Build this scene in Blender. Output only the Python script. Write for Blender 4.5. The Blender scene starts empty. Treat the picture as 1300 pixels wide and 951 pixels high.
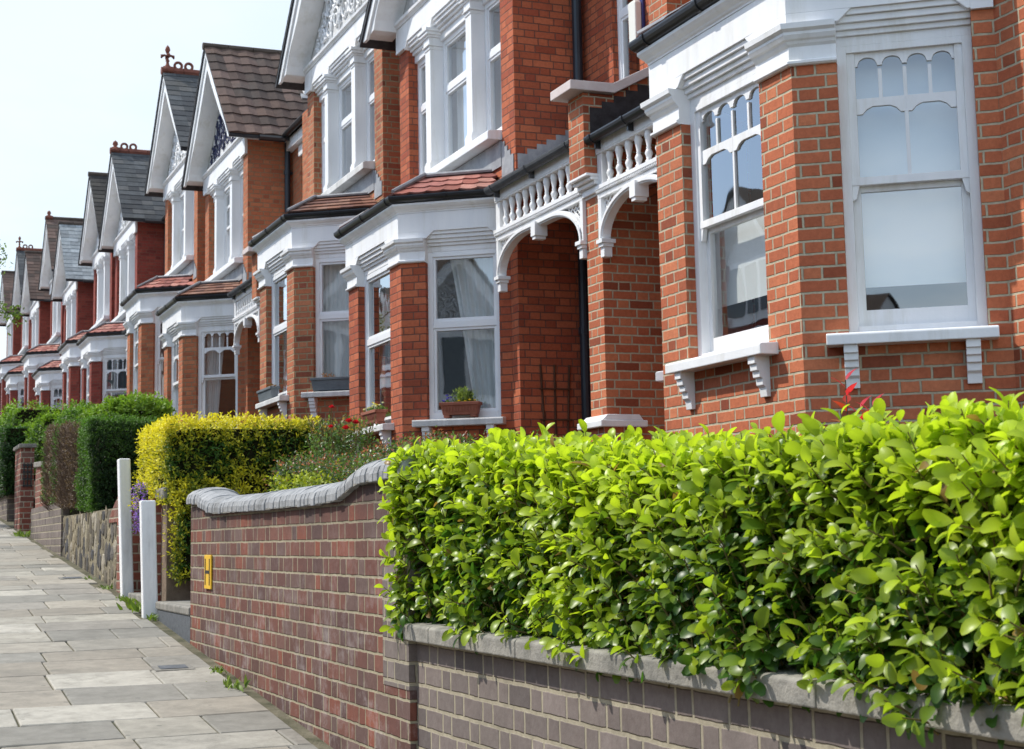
import bpy, math, random
import numpy as np
from mathutils import Vector, Matrix
random.seed(7); rng = np.random.default_rng(11)
S = bpy.context.scene; COL = S.collection
H0 = 1.6                     # eye height: geometry is written relative to the eye, then lifted
pi = math.pi

# ------------------------------------------------------------------ materials
MATS = {}
def newmat(name):
    m = bpy.data.materials.new(name); m.use_nodes = True
    nt = m.node_tree; nt.nodes.clear(); MATS[name] = m
    return m, nt, nt.nodes, nt.links
def nd(nt, t, **kw):
    n = nt.nodes.new(t)
    for k, v in kw.items(): setattr(n, k, v)
    return n
def val(nt, s, v):
    if hasattr(v, 'is_linked') or isinstance(v, bpy.types.NodeSocket): nt.links.new(v, s)
    else: s.default_value = v
def M(nt, op, a, b=None, c=None, clamp=False):
    n = nd(nt, 'ShaderNodeMath', operation=op, use_clamp=clamp)
    val(nt, n.inputs[0], a)
    if b is not None: val(nt, n.inputs[1], b)
    if c is not None: val(nt, n.inputs[2], c)
    return n.outputs[0]
def mix(nt, f, a, b, mode='MIX'):
    n = nd(nt, 'ShaderNodeMix', data_type='RGBA', blend_type=mode)
    val(nt, n.inputs[0], f)
    for i, v in ((6, a), (7, b)):
        if isinstance(v, bpy.types.NodeSocket): nt.links.new(v, n.inputs[i])
        else: n.inputs[i].default_value = (*v[:3], 1)
    return n.outputs[2]
def ramp(nt, f, stops):
    n = nd(nt, 'ShaderNodeValToRGB'); nt.links.new(f, n.inputs[0])
    cr = n.color_ramp
    while len(cr.elements) < len(stops): cr.elements.new(.5)
    for e, (p, c) in zip(cr.elements, stops):
        e.position = p; e.color = (*c, 1) if len(c) == 3 else c
    return n.outputs[0]
def noise(nt, vec, scale, detail=3, rough=.55, out=0):
    n = nd(nt, 'ShaderNodeTexNoise'); n.inputs['Scale'].default_value = scale
    n.inputs['Detail'].default_value = detail; n.inputs['Roughness'].default_value = rough
    if vec is not None: nt.links.new(vec, n.inputs['Vector'])
    return n.outputs[out]
def finish(nt, color, rough=.8, bump=None, bdist=.004, spec=.5, metallic=0, coat=0):
    p = nd(nt, 'ShaderNodeBsdfPrincipled'); o = nd(nt, 'ShaderNodeOutputMaterial')
    if isinstance(color, bpy.types.NodeSocket): nt.links.new(color, p.inputs['Base Color'])
    else: p.inputs['Base Color'].default_value = (*color, 1)
    val(nt, p.inputs['Roughness'], rough)
    p.inputs['Specular IOR Level'].default_value = spec; p.inputs['Metallic'].default_value = metallic
    if coat: p.inputs['Coat Weight'].default_value = coat
    if bump is not None:
        b = nd(nt, 'ShaderNodeBump'); b.inputs['Distance'].default_value = bdist; b.inputs['Strength'].default_value = 1
        nt.links.new(bump, b.inputs['Height']); nt.links.new(b.outputs[0], p.inputs['Normal'])
    nt.links.new(p.outputs[0], o.inputs[0]); return p
def geo(nt): return nd(nt, 'ShaderNodeNewGeometry').outputs['Position']

def plain(name, c1, c2, scale=6, rough=.7, bump=.003, bscale=40, spec=.4, metallic=0, streak=False, dirt=None):
    m, nt, N, L = newmat(name); P = geo(nt)
    vec = P
    if streak:
        mp = nd(nt, 'ShaderNodeMapping'); mp.inputs['Scale'].default_value = (1, 1, .15); L.new(P, mp.inputs[0]); vec = mp.outputs[0]
    n1 = noise(nt, vec, scale, 5, .65)
    c = ramp(nt, n1, [(.3, c1), (.7, c2)])
    if dirt:
        n3 = noise(nt, vec, 4.5 if streak else 3.1, 6, .7)
        c = mix(nt, M(nt, 'MULTIPLY', M(nt, 'SUBTRACT', n3, .52, clamp=True), 3.2, clamp=True), c, dirt)
    n2 = noise(nt, P, bscale, 4, .6)
    finish(nt, c, rough, n2, bump, spec, metallic); return m

def brick(name, cols, mortar, mw=.011, soft=.003, ch=.075, L_=.225, grime=(.06, .045, .04), gamt=.5, bleach=None, stretch=False, low=None):
    m, nt, N, L = newmat(name)
    uv = nd(nt, 'ShaderNodeUVMap').outputs[0]; P = geo(nt)
    dn = nd(nt, 'ShaderNodeTexNoise'); dn.inputs['Scale'].default_value = 14; dn.inputs['Detail'].default_value = 2; L.new(P, dn.inputs['Vector'])
    sub = nd(nt, 'ShaderNodeVectorMath', operation='SUBTRACT'); L.new(dn.outputs['Color'], sub.inputs[0]); sub.inputs[1].default_value = (.5, .5, .5)
    sc = nd(nt, 'ShaderNodeVectorMath', operation='SCALE'); L.new(sub.outputs[0], sc.inputs[0]); sc.inputs['Scale'].default_value = .009
    ad = nd(nt, 'ShaderNodeVectorMath', operation='ADD'); L.new(uv, ad.inputs[0]); L.new(sc.outputs[0], ad.inputs[1])
    sx = nd(nt, 'ShaderNodeSeparateXYZ'); L.new(ad.outputs[0], sx.inputs[0]); u, v = sx.outputs[0], sx.outputs[1]
    row = M(nt, 'FLOOR', M(nt, 'DIVIDE', v, ch)); fv = M(nt, 'SUBTRACT', v, M(nt, 'MULTIPLY', row, ch))
    hh = L_ / 2; per = L_ + hh if not stretch else L_
    off = M(nt, 'MULTIPLY', M(nt, 'FLOORED_MODULO', row, 2.0), per / 2)
    jit = nd(nt, 'ShaderNodeTexWhiteNoise', noise_dimensions='1D'); L.new(row, jit.inputs['W'])
    u2 = M(nt, 'ADD', M(nt, 'ADD', u, off), M(nt, 'MULTIPLY', jit.outputs[0], .03))
    k = M(nt, 'FLOOR', M(nt, 'DIVIDE', u2, per)); fu = M(nt, 'SUBTRACT', u2, M(nt, 'MULTIPLY', k, per))
    if stretch:
        isH = M(nt, 'MULTIPLY', fu, 0.0); du = fu; w = L_
    else:
        isH = M(nt, 'GREATER_THAN', fu, L_); du = M(nt, 'SUBTRACT', fu, M(nt, 'MULTIPLY', isH, L_)); w = M(nt, 'SUBTRACT', L_, M(nt, 'MULTIPLY', isH, hh))
    d = M(nt, 'MINIMUM', M(nt, 'MINIMUM', du, M(nt, 'SUBTRACT', w, du)), M(nt, 'MINIMUM', fv, M(nt, 'SUBTRACT', ch, fv)))
    mr = nd(nt, 'ShaderNodeMapRange', interpolation_type='SMOOTHSTEP'); L.new(d, mr.inputs[0])
    mr.inputs[1].default_value = mw / 2 - soft / 2; mr.inputs[2].default_value = mw / 2 + soft
    mask = mr.outputs[0]
    cid = nd(nt, 'ShaderNodeCombineXYZ'); L.new(M(nt, 'ADD', M(nt, 'MULTIPLY', k, 2.0), isH), cid.inputs[0]); L.new(row, cid.inputs[1])
    wn = nd(nt, 'ShaderNodeTexWhiteNoise', noise_dimensions='3D'); L.new(cid.outputs[0], wn.inputs['Vector'])
    n = len(cols); bc = ramp(nt, wn.outputs[0], [(i / (n - 1), c) for i, c in enumerate(cols)])
    n1 = noise(nt, P, 35, 5, .7)
    bc = mix(nt, M(nt, 'MULTIPLY', n1, .35), bc, cols[0], 'MULTIPLY') if False else mix(nt, .45, bc, ramp(nt, n1, [(.25, (.55, .5, .5)), (.75, (1.35, 1.4, 1.4))]), 'MULTIPLY')
    mo = mix(nt, .6, mortar, ramp(nt, noise(nt, P, 22, 4, .7), [(.3, (.62, .6, .58)), (.7, (1.25, 1.25, 1.2))]), 'MULTIPLY')
    c = mix(nt, mask, mo, bc)
    g1 = noise(nt, P, 1.3, 6, .65)
    c = mix(nt, M(nt, 'MULTIPLY', M(nt, 'MULTIPLY', M(nt, 'SUBTRACT', g1, .48, clamp=True), 3.0, clamp=True), gamt), c, grime)
    if bleach:
        b1 = noise(nt, P, 5.5, 6, .75); pz = nd(nt, 'ShaderNodeSeparateXYZ'); L.new(P, pz.inputs[0])
        zf = nd(nt, 'ShaderNodeMapRange'); L.new(pz.outputs[2], zf.inputs[0]); zf.inputs[1].default_value = 1.75; zf.inputs[2].default_value = 1.0; zf.inputs[3].default_value = .15; zf.inputs[4].default_value = 1
        c = mix(nt, M(nt, 'MULTIPLY', M(nt, 'MULTIPLY', M(nt, 'SUBTRACT', b1, .5, clamp=True), 4.5, clamp=True), M(nt, 'MULTIPLY', zf.outputs[0], .55)), c, bleach)
        zt = nd(nt, 'ShaderNodeMapRange'); L.new(pz.outputs[2], zt.inputs[0]); zt.inputs[1].default_value = 1.6; zt.inputs[2].default_value = 1.84
        c = mix(nt, M(nt, 'MULTIPLY', M(nt, 'MULTIPLY', zt.outputs[0], .75), ramp(nt, noise(nt, P, 4, 5, .7), [(.35, (.2,.2,.2)), (.6, (1, 1, 1))])), c, (.05, .04, .04))
    hgt = M(nt, 'ADD', M(nt, 'MULTIPLY', mask, .8), M(nt, 'MULTIPLY', n1, .35))
    finish(nt, c, .88, hgt, .006, .25); return m

B_A = brick('brick_orange_cream_mortar', [(.24, .06, .03), (.50, .15, .07), (.42, .115, .055), (.56, .19, .09), (.46, .13, .06)], (.46, .41, .30), .0115, grime=(.12, .055, .035), gamt=.45)
B_B = brick('brick_deep_red_dark_mortar', [(.30, .07, .035), (.44, .115, .052), (.50, .145, .068), (.40, .10, .048), (.33, .075, .04)], (.17, .08, .058), .009, grime=(.07, .03, .025), gamt=.45)
B_C = brick('brick_orange_sand_mortar', [(.24, .07, .04), (.48, .16, .075), (.42, .12, .058), (.52, .2, .10), (.3, .085, .05)], (.36, .28, .17), .014, grime=(.09, .05, .035), gamt=.4)
B_D = brick('brick_warm_orange', [(.34, .10, .05), (.48, .16, .075), (.44, .135, .062), (.52, .19, .09)], (.30, .2, .12), .012, grime=(.1, .05, .035), gamt=.3)
B_F = brick('brick_maroon', [(.18, .038, .028), (.28, .055, .04), (.24, .05, .034), (.32, .07, .048)], (.20, .09, .065), .009, grime=(.06, .025, .022), gamt=.4)
B_G = brick('garden_wall_purple_brick', [(.105, .055, .045), (.18, .075, .055), (.14, .058, .045), (.13, .085, .075), (.24, .075, .045), (.10, .055, .05), (.17, .11, .095)], (.34, .30, .21), .010, .003, .083, .20, grime=(.07, .05, .045), gamt=.5, bleach=(.42, .38, .37))
B_L = brick('low_wall_grey_brick', [(.12, .10, .095), (.2, .165, .15), (.16, .13, .12), (.23, .19, .175)], (.36, .32, .24), .013, .003, .085, .2, grime=(.06, .055, .05), gamt=.6)
B_E = brick('old_garden_brick', [(.16, .06, .045), (.28, .09, .06), (.22, .08, .06), (.2, .1, .08)], (.36, .31, .24), .013, .004, .08, .2, gamt=.5)
WHITE = plain('white_gloss_paint', (.75, .76, .78), (.86, .86, .86), 3.5, .42, .0016, 22, .4, dirt=(.60, .58, .52), streak=True)
UPVC = plain('white_window_frame', (.78, .80, .83), (.86, .87, .88), 3, .3, .0004, 10, .5)
STUCCO = plain('white_roughcast_plaster', (.50, .50, .50), (.72, .72, .71), 7, .85, .012, 26, .2, dirt=(.38, .38, .36))
ORN_W = plain('white_relief_scroll', (.66, .67, .68), (.76, .76, .77), 4, .6, .002, 30)
ORN_B = plain('dark_blue_relief_scroll', (.02, .025, .07), (.035, .04, .1), 4, .6, .002, 30)
STONE = plain('painted_stone_sill', (.46, .46, .45), (.72, .72, .71), 9, .8, .003, 60, .3, dirt=(.4, .39, .36), streak=True)
BLACKP = plain('black_gutter_plastic', (.012, .013, .015), (.022, .023, .026), 3, .32, .0006, 20, .5)
NAVYP = plain('dark_navy_downpipe_paint', (.010, .016, .024), (.02, .03, .042), 3, .4, .0008, 20, .5)
LEAD = plain('lead_flashing', (.20, .21, .225), (.36, .37, .385), 5, .55, .003, 25, .5, dirt=(.5, .5, .5))
ROOFBLK = plain('black_bitumen', (.012, .012, .014), (.04, .04, .045), 12, .6, .004, 40)
TERRA = plain('terracotta', (.22, .075, .045), (.34, .12, .075), 14, .8, .002, 60)
GREYBOX = plain('grey_painted_trough', (.10, .12, .135), (.16, .185, .2), 10, .6, .003, 30)
CONC = plain('weathered_concrete', (.17, .165, .15), (.34, .32, .28), 7, .9, .006, 50, .2, dirt=(.1, .1, .09))
RENDER = plain('brown_stained_render', (.13, .095, .07), (.26, .2, .15), 5, .92, .006, 40, .2, dirt=(.08, .06, .05))
WPOST = plain('white_weathered_paint', (.72, .73, .74), (.90, .90, .89), 6, .75, .004, 45, .3, streak=True, dirt=(.4, .38, .35))
COPE = plain('grey_blue_coping_brick', (.20, .21, .22), (.38, .385, .39), 13, .8, .004, 60, .3, dirt=(.09, .09, .085))
SOIL = plain('garden_soil', (.035, .025, .018), (.09, .065, .045), 9, .95, .03, 14, .1)
ASPH = plain('asphalt', (.035, .035, .036), (.06, .06, .06), 20, .9, .006, 120, .2)
BARK = plain('bark', (.06, .045, .035), (.15, .12, .09), 12, .95, .02, 30, .1)
TWIG = plain('twig', (.10, .075, .03), (.2, .16, .06), 20, .8, .002, 60, .2)
WOODB = plain('brown_trellis_wood', (.07, .03, .018), (.12, .055, .03), 14, .8, .002, 60, .2)
YELL = plain('yellow_sign_enamel', (.72, .42, .02), (.78, .48, .03), 8, .45, .001, 30, .4)
SIGNBK = plain('black_sign_ink', (.015, .015, .015), (.02, .02, .02), 8, .5, .001, 30, .4)
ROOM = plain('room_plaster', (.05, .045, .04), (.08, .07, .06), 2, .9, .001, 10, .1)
DOORP = plain('door_paint', (.03, .05, .045), (.04, .065, .06), 3, .35, .001, 10, .5)
ALARM = plain('cream_alarm_plastic', (.72, .72, .66), (.76, .76, .7), 3, .4, .0005, 10, .5)
BLUEP = plain('blue_plastic', (.02, .03, .14), (.03, .04, .18), 3, .4, .0005, 10, .5)
GRANITE = plain('dark_granite_edge', (.07, .08, .09), (.14, .15, .165), 30, .7, .003, 80, .3)
RIDGE = plain('red_ridge_tile', (.11, .04, .03), (.22, .075, .05), 9, .8, .005, 40, .3)
BLIND = plain('white_roller_blind', (.86, .87, .86), (.90, .90, .89), 1.5, .9, .0003, 10, .2)

def curtain_mat():
    m, nt, N, L = newmat('sheer_curtain_cloth'); d = nd(nt, 'ShaderNodeBsdfDiffuse'); t = nd(nt, 'ShaderNodeBsdfTranslucent')
    d.inputs[0].default_value = (.86, .88, .88, 1); t.inputs[0].default_value = (.7, .7, .7, 1)
    x = nd(nt, 'ShaderNodeMixShader'); x.inputs[0].default_value = .25; L.new(d.outputs[0], x.inputs[1]); L.new(t.outputs[0], x.inputs[2])
    o = nd(nt, 'ShaderNodeOutputMaterial'); L.new(x.outputs[0], o.inputs[0]); return m
CURT = curtain_mat()
def glass_mat(name='window_glass', base=.17, wob=.0005, tint=(.94, .97, .97)):
    m, nt, N, L = newmat(name); P = geo(nt)
    gl = nd(nt, 'ShaderNodeBsdfGlossy'); gl.inputs['Roughness'].default_value = .015; gl.inputs[0].default_value = (.95, .97, 1, 1)
    tr = nd(nt, 'ShaderNodeBsdfTransparent'); tr.inputs[0].default_value = (*tint, 1)
    gm = nd(nt, 'ShaderNodeNewGeometry'); dt = nd(nt, 'ShaderNodeVectorMath', operation='DOT_PRODUCT'); L.new(gm.outputs['Normal'], dt.inputs[0]); L.new(gm.outputs['Incoming'], dt.inputs[1])
    fc = M(nt, 'POWER', M(nt, 'SUBTRACT', 1.0, M(nt, 'ABSOLUTE', dt.outputs['Value'])), 4.2)
    f = M(nt, 'ADD', M(nt, 'MULTIPLY', fc, 1.6), base + .05, clamp=True)
    b = nd(nt, 'ShaderNodeBump'); b.inputs['Distance'].default_value = wob; b.inputs['Strength'].default_value = 1
    L.new(noise(nt, P, 3.5, 1, .4), b.inputs['Height']); L.new(b.outputs[0], gl.inputs['Normal'])
    x = nd(nt, 'ShaderNodeMixShader'); L.new(f, x.inputs[0]); L.new(tr.outputs[0], x.inputs[1]); L.new(gl.outputs[0], x.inputs[2])
    o = nd(nt, 'ShaderNodeOutputMaterial'); L.new(x.outputs[0], o.inputs[0]); return m
GLASS = glass_mat()
def leaf_mat(name, rough=.35, trans=.3, spec=.5, back=1.15):
    m, nt, N, L = newmat(name)
    a = nd(nt, 'ShaderNodeAttribute', attribute_name='Col')
    p = nd(nt, 'ShaderNodeBsdfPrincipled'); p.inputs['Roughness'].default_value = rough; p.inputs['Specular IOR Level'].default_value = spec
    L.new(a.outputs[0], p.inputs['Base Color'])
    t = nd(nt, 'ShaderNodeBsdfTranslucent'); tc = mix(nt, 1.0, a.outputs[0], (back, back * 1.05, back * .6), 'MULTIPLY'); L.new(tc, t.inputs[0])
    x = nd(nt, 'ShaderNodeMixShader'); x.inputs[0].default_value = trans; L.new(p.outputs[0], x.inputs[1]); L.new(t.outputs[0], x.inputs[2])
    o = nd(nt, 'ShaderNodeOutputMaterial'); L.new(x.outputs[0], o.inputs[0]); return m
LEAF_G = leaf_mat('glossy_leaf', .36, .42, .36, 1.7); LEAF_M = leaf_mat('matt_leaf', .55, .3, .3, 1.3); PETAL = leaf_mat('petal', .6, .35, .2)
def attr_mat(name, rough=.9, bscale=60, bdist=.004, streak=False):
    m, nt, N, L = newmat(name); a = nd(nt, 'ShaderNodeAttribute', attribute_name='Col'); P = geo(nt)
    n1 = noise(nt, P, 9, 6, .7); n2 = noise(nt, P, bscale, 4, .65)
    c = mix(nt, .8, a.outputs[0], ramp(nt, n1, [(.28, (.62, .61, .6)), (.72, (1.25, 1.25, 1.24))]), 'MULTIPLY')
    n3 = noise(nt, P, 1.6, 5, .7)
    c = mix(nt, M(nt, 'MULTIPLY', M(nt, 'SUBTRACT', n3, .5, clamp=True), 2.2, clamp=True), c, (.07, .068, .06))
    if name == 'paving_slab':
        c = mix(nt, .3, c, (.29, .275, .235))
        vo = nd(nt, 'ShaderNodeTexVoronoi'); vo.inputs['Scale'].default_value = 5.5; L.new(P, vo.inputs['Vector']); spot = M(nt, 'LESS_THAN', vo.outputs['Distance'], .085)
        c = mix(nt, M(nt, 'MULTIPLY', spot, .45), c, (.10, .098, .09))
        c = mix(nt, M(nt, 'MULTIPLY', M(nt, 'SUBTRACT', noise(nt, P, 3.3, 8, .8), .53, clamp=True), 3.5, clamp=True), c, (.13, .125, .105))
    finish(nt, c, rough, n2, bdist, .25); return m
SLAB = attr_mat('paving_slab', .85, 90, .003); RUBBLE = attr_mat('rubble_stone', .92, 40, .012); ROOFT = attr_mat('roof_tile', .78, 40, .006)

# ------------------------------------------------------------------ mesh builder
class MB:
    def __init__(s): s.v = []; s.f = []; s.c = []; s.col = None
    def add(s, vs, fs, col=None):
        o = len(s.v); s.v += [tuple(map(float, p)) for p in vs]
        for f in fs: s.f.append([i + o for i in f]); s.c.append(col)
        return s
    def box(s, x0, x1, y0, y1, z0, z1, col=None):
        return s.obox((0, 0, 0), (1, 0, 0), (0, 1, 0), (0, 0, 1), x0, x1, y0, y1, z0, z1, col)
    def obox(s, O, U, V, W, u0, u1, v0, v1, w0, w1, col=None):
        O, U, V, W = map(np.array, (O, U, V, W))
        if u0 > u1: u0, u1 = u1, u0
        if v0 > v1: v0, v1 = v1, v0
        if w0 > w1: w0, w1 = w1, w0
        P = [O + U * a + V * b + W * c for c in (w0, w1) for b in (v0, v1) for a in (u0, u1)]
        return s.add(P, [(0, 2, 3, 1), (4, 5, 7, 6), (0, 1, 5, 4), (2, 6, 7, 3), (0, 4, 6, 2), (1, 3, 7, 5)], col)
    def prism(s, poly, O, U, V, W, w0, w1, col=None):
        O, U, V, W = map(np.array, (O, U, V, W)); n = len(poly)
        P = [O + U * a + V * b + W * w0 for a, b in poly] + [O + U * a + V * b + W * w1 for a, b in poly]
        fs = [tuple(range(n))[::-1], tuple(range(n, 2 * n))] + [(i, (i + 1) % n, (i + 1) % n + n, i + n) for i in range(n)]
        return s.add(P, fs, col)
    def sweep(s, path, prof, caps=True, closed=False, col=None):
        """plan path [(x,y)], profile [(out,z)]; out is to the LEFT-hand normal given by sgn"""
        path = [np.array(p, float) for p in path]; n = len(path); nm = []
        for i in range(n):
            if closed: a, b = path[i] - path[i - 1], path[(i + 1) % n] - path[i]
            else:
                a = path[i] - path[i - 1] if i > 0 else path[1] - path[0]
                b = path[i + 1] - path[i] if i < n - 1 else path[-1] - path[-2]
            a /= np.linalg.norm(a); b /= np.linalg.norm(b)
            na, nb = np.array([-a[1], a[0]]), np.array([-b[1], b[0]]); m = na + nb; m /= np.linalg.norm(m)
            nm.append(m / max(.35, m @ na))
        k = len(prof); V = [(*(path[i] + nm[i] * o), z) for i in range(n) for o, z in prof]; F = []
        rg = range(n) if closed else range(n - 1)
        for i in rg:
            j = (i + 1) % n
            for q in range(k): r = (q + 1) % k; F.append((i * k + q, j * k + q, j * k + r, i * k + r))
        if caps and not closed: F += [tuple(range(k)), tuple(range((n - 1) * k, n * k))[::-1]]
        return s.add(V, F, col)
    def tube(s, pts, r, n=8, caps=True, col=None, flat=1.0):
        pts = [np.array(p, float) for p in pts]; V = []; F = []; m = len(pts)
        rs = r if hasattr(r, '__len__') else [r] * m
        ref = None
        for i, p in enumerate(pts):
            t = pts[min(i + 1, m - 1)] - pts[max(i - 1, 0)]; t /= (np.linalg.norm(t) + 1e-9)
            if ref is None: ref = np.array([0, 0, 1.]) if abs(t[2]) < .9 else np.array([1., 0, 0])
            a = np.cross(t, ref); a /= (np.linalg.norm(a) + 1e-9); b = np.cross(t, a); ref = -b if False else np.cross(a, t) * 1.0
            for k in range(n):
                an = 2 * pi * k / n; V.append(p + (a * math.cos(an) + b * math.sin(an) * flat) * rs[i])
        for i in range(m - 1):
            for k in range(n): F.append((i * n + k, i * n + (k + 1) % n, (i + 1) * n + (k + 1) % n, (i + 1) * n + k))
        if caps: F += [tuple(range(n))[::-1], tuple(range((m - 1) * n, m * n))]
        return s.add(V, F, col)
    def lathe(s, c, prof, n=12, col=None, sq=False):
        V = []; F = []
        for r, z in prof:
            for k in range(n):
                an = 2 * pi * (k + .5) / n; V.append((c[0] + r * math.cos(an), c[1] + r * math.sin(an), c[2] + z))
        m = len(prof)
        for i in range(m - 1):
            for k in range(n): F.append((i * n + k, i * n + (k + 1) % n, (i + 1) * n + (k + 1) % n, (i + 1) * n + k))
        F += [tuple(range(n))[::-1], tuple(range((m - 1) * n, m * n))]
        return s.add(V, F, col)
    def build(s, name, mat, parent=None, smooth=False, bevel=0, recalc=True, uvoff=0.0):
        V = np.array(s.v, np.float32)
        me = bpy.data.meshes.new(name); org = np.array([0, 0, 0.])
        if parent is not None:
            q = parent
            while q is not None: org += np.array(q.location); q = q.parent
        W = V.astype(float).copy(); W[:, 2] += H0; W -= org
        me.from_pydata(W.tolist(), [], s.f); me.update()
        # uv: metres, box-projected along each face's horizontal tangent
        if bevel or recalc:
            import bmesh
            bm = bmesh.new(); bm.from_mesh(me)
            if recalc: bmesh.ops.recalc_face_normals(bm, faces=bm.faces)
            bm.to_mesh(me); bm.free()
        uvl = me.uv_layers.new(name='UVMap'); nl = len(me.loops); uvs = np.zeros((nl, 2), np.float32)
        vi = np.zeros(nl, np.int32); me.loops.foreach_get('vertex_index', vi)
        ls = np.zeros(len(me.polygons), np.int32); lt = ls.copy(); me.polygons.foreach_get('loop_start', ls); me.polygons.foreach_get('loop_total', lt)
        no = np.zeros((len(me.polygons), 3), np.float32); me.polygons.foreach_get('normal', no.ravel())
        fi = np.repeat(np.arange(len(ls)), lt); order = np.concatenate([np.arange(a, a + b) for a, b in zip(ls, lt)]) if len(ls) < 20000 else np.arange(nl)
        pv = V[vi[order]]; fn = no[fi]
        horiz = np.abs(fn[:, 2]) > .75
        tl = np.hypot(fn[:, 0], fn[:, 1]) + 1e-9; tx, ty = -fn[:, 1] / tl, fn[:, 0] / tl
        uu = np.where(horiz, pv[:, 1], pv[:, 0] * tx + pv[:, 1] * ty); vv = np.where(horiz, pv[:, 0], pv[:, 2] - uvoff)
        uvs[order, 0] = uu; uvs[order, 1] = vv; uvl.data.foreach_set('uv', uvs.ravel())
        if any(c is not None for c in s.c):
            ca = me.color_attributes.new('Col', 'FLOAT_COLOR', 'CORNER')
            cf = np.array([(c if c is not None else (.5, .5, .5)) for c in s.c], np.float32)
            cc = np.ones((nl, 4), np.float32); cc[order, :3] = cf[fi]; ca.data.foreach_set('color', cc.ravel())
        if smooth: me.polygons.foreach_set('use_smooth', np.ones(len(me.polygons), bool))
        me.materials.append(mat); o = bpy.data.objects.new(name, me); COL.objects.link(o)
        if parent is not None: o.parent = parent
        if bevel:
            b = o.modifiers.new('bevel', 'BEVEL'); b.width = bevel; b.segments = 2; b.limit_method = 'ANGLE'; b.angle_limit = math.radians(35)
        return o
def tag(o, label=None, cat=None, group=None, kind=None):
    if label: o['label'] = label
    if cat: o['category'] = cat
    if group: o['group'] = group
    if kind: o['kind'] = kind
    return o
def thing(name, loc, label, cat, group=None):
    o = bpy.data.objects.new(name, None); COL.objects.link(o); o.location = (loc[0], loc[1], loc[2] + H0); o.empty_display_size = .2
    return tag(o, label, cat, group)
def gz(y):                                  # pavement height along the street
    y0 = 14.0
    return -1.59 + .083 * y if y < y0 else -1.59 + .083 * y0 + .0665 * (y - y0)

# ------------------------------------------------------------------ fast leaf clouds (numpy)
def leaf_template(nl=4, wid=.55, fold=.12, curl=.25, shape=.8):
    """unit-length leaf along +Y, normal +Z"""
    V = []; F = []
    for i in range(nl + 1):
        t = i / nl; w = wid * .5 * (math.sin(pi * min(1, t ** shape)) ** .75 if 0 < t < 1 else .04)
        if shape == 99: w = wid * .5 * (.06, .62, .93, 1.0, .84, .36)[i]
        z = -curl * (t - .35) ** 2
        V += [(-w, t, z + fold * w * 1.2), (0, t, z - fold * w * .6), (w, t, z + fold * w * 1.2)]
    for i in range(nl):
        a = i * 3; F += [(a, a + 1, a + 4, a + 3), (a + 1, a + 2, a + 5, a + 4)]
    return np.array(V), np.array(F)
def leaf_cloud(name, mat, P, D, Nn, size, cols, tmpl, parent=None, smooth=True):
    """P base points, D direction of the midrib, Nn approx normal, size per leaf, cols per leaf"""
    tv, tf = tmpl; n = len(P); k = len(tv)
    D = D / (np.linalg.norm(D, axis=1, keepdims=True) + 1e-9)
    X = np.cross(D, Nn); X /= (np.linalg.norm(X, axis=1, keepdims=True) + 1e-9); Z = np.cross(X, D)
    V = P[:, None, :] + size[:, None, None] * (tv[None, :, 0:1] * X[:, None, :] + tv[None, :, 1:2] * D[:, None, :] + tv[None, :, 2:3] * Z[:, None, :])
    F = (tf[None, :, :] + (np.arange(n) * k)[:, None, None]).reshape(-1, 4); V = V.reshape(-1, 3)
    org = np.zeros(3)
    q = parent
    while q is not None: org += np.array(q.location); q = q.parent
    V = V + np.array([0, 0, H0]) - org
    me = bpy.data.meshes.new(name); me.vertices.add(len(V)); me.vertices.foreach_set('co', V.astype(np.float32).ravel())
    nf = len(F); me.loops.add(nf * 4); me.loops.foreach_set('vertex_index', F.astype(np.int32).ravel())
    me.polygons.add(nf); me.polygons.foreach_set('loop_start', np.arange(0, nf * 4, 4, dtype=np.int32)); me.polygons.foreach_set('loop_total', np.full(nf, 4, np.int32))
    if smooth: me.polygons.foreach_set('use_smooth', np.ones(nf, bool))
    me.update(); me.validate()
    ca = me.color_attributes.new('Col', 'FLOAT_COLOR', 'POINT'); cc = np.ones((n * k, 4), np.float32)
    shade = 1 + .12 * (np.abs(tv[:, 0:1]) < 1e-6)                       # a slightly paler midrib
    cc[:, :3] = (cols[:, None, :] * shade[None]).reshape(-1, 3); ca.data.foreach_set('color', cc.ravel())
    me.materials.append(mat); o = bpy.data.objects.new(name, me); COL.objects.link(o)
    if parent is not None: o.parent = parent
    return o
def nrm(a): return a / (np.linalg.norm(a, axis=-1, keepdims=True) + 1e-9)
def lerp(a, b, t): a, b = np.array(a), np.array(b); return a[None] * (1 - t[:, None]) + b[None] * t[:, None]
def fbm(P, s, seed=0):
    """cheap smooth pseudo-noise in about -1..1"""
    r = np.random.default_rng(seed); out = np.zeros(len(P)); amp = 1; tot = 0
    for o in range(3):
        for _ in range(3):
            k = nrm(r.normal(size=3)) * s * (2 ** o) * r.uniform(.7, 1.3); out += amp * np.sin(P @ k * 2 * pi + r.uniform(0, 6.28)) / 3
        tot += amp; amp *= .55
    return out / tot * 1.6

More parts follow.
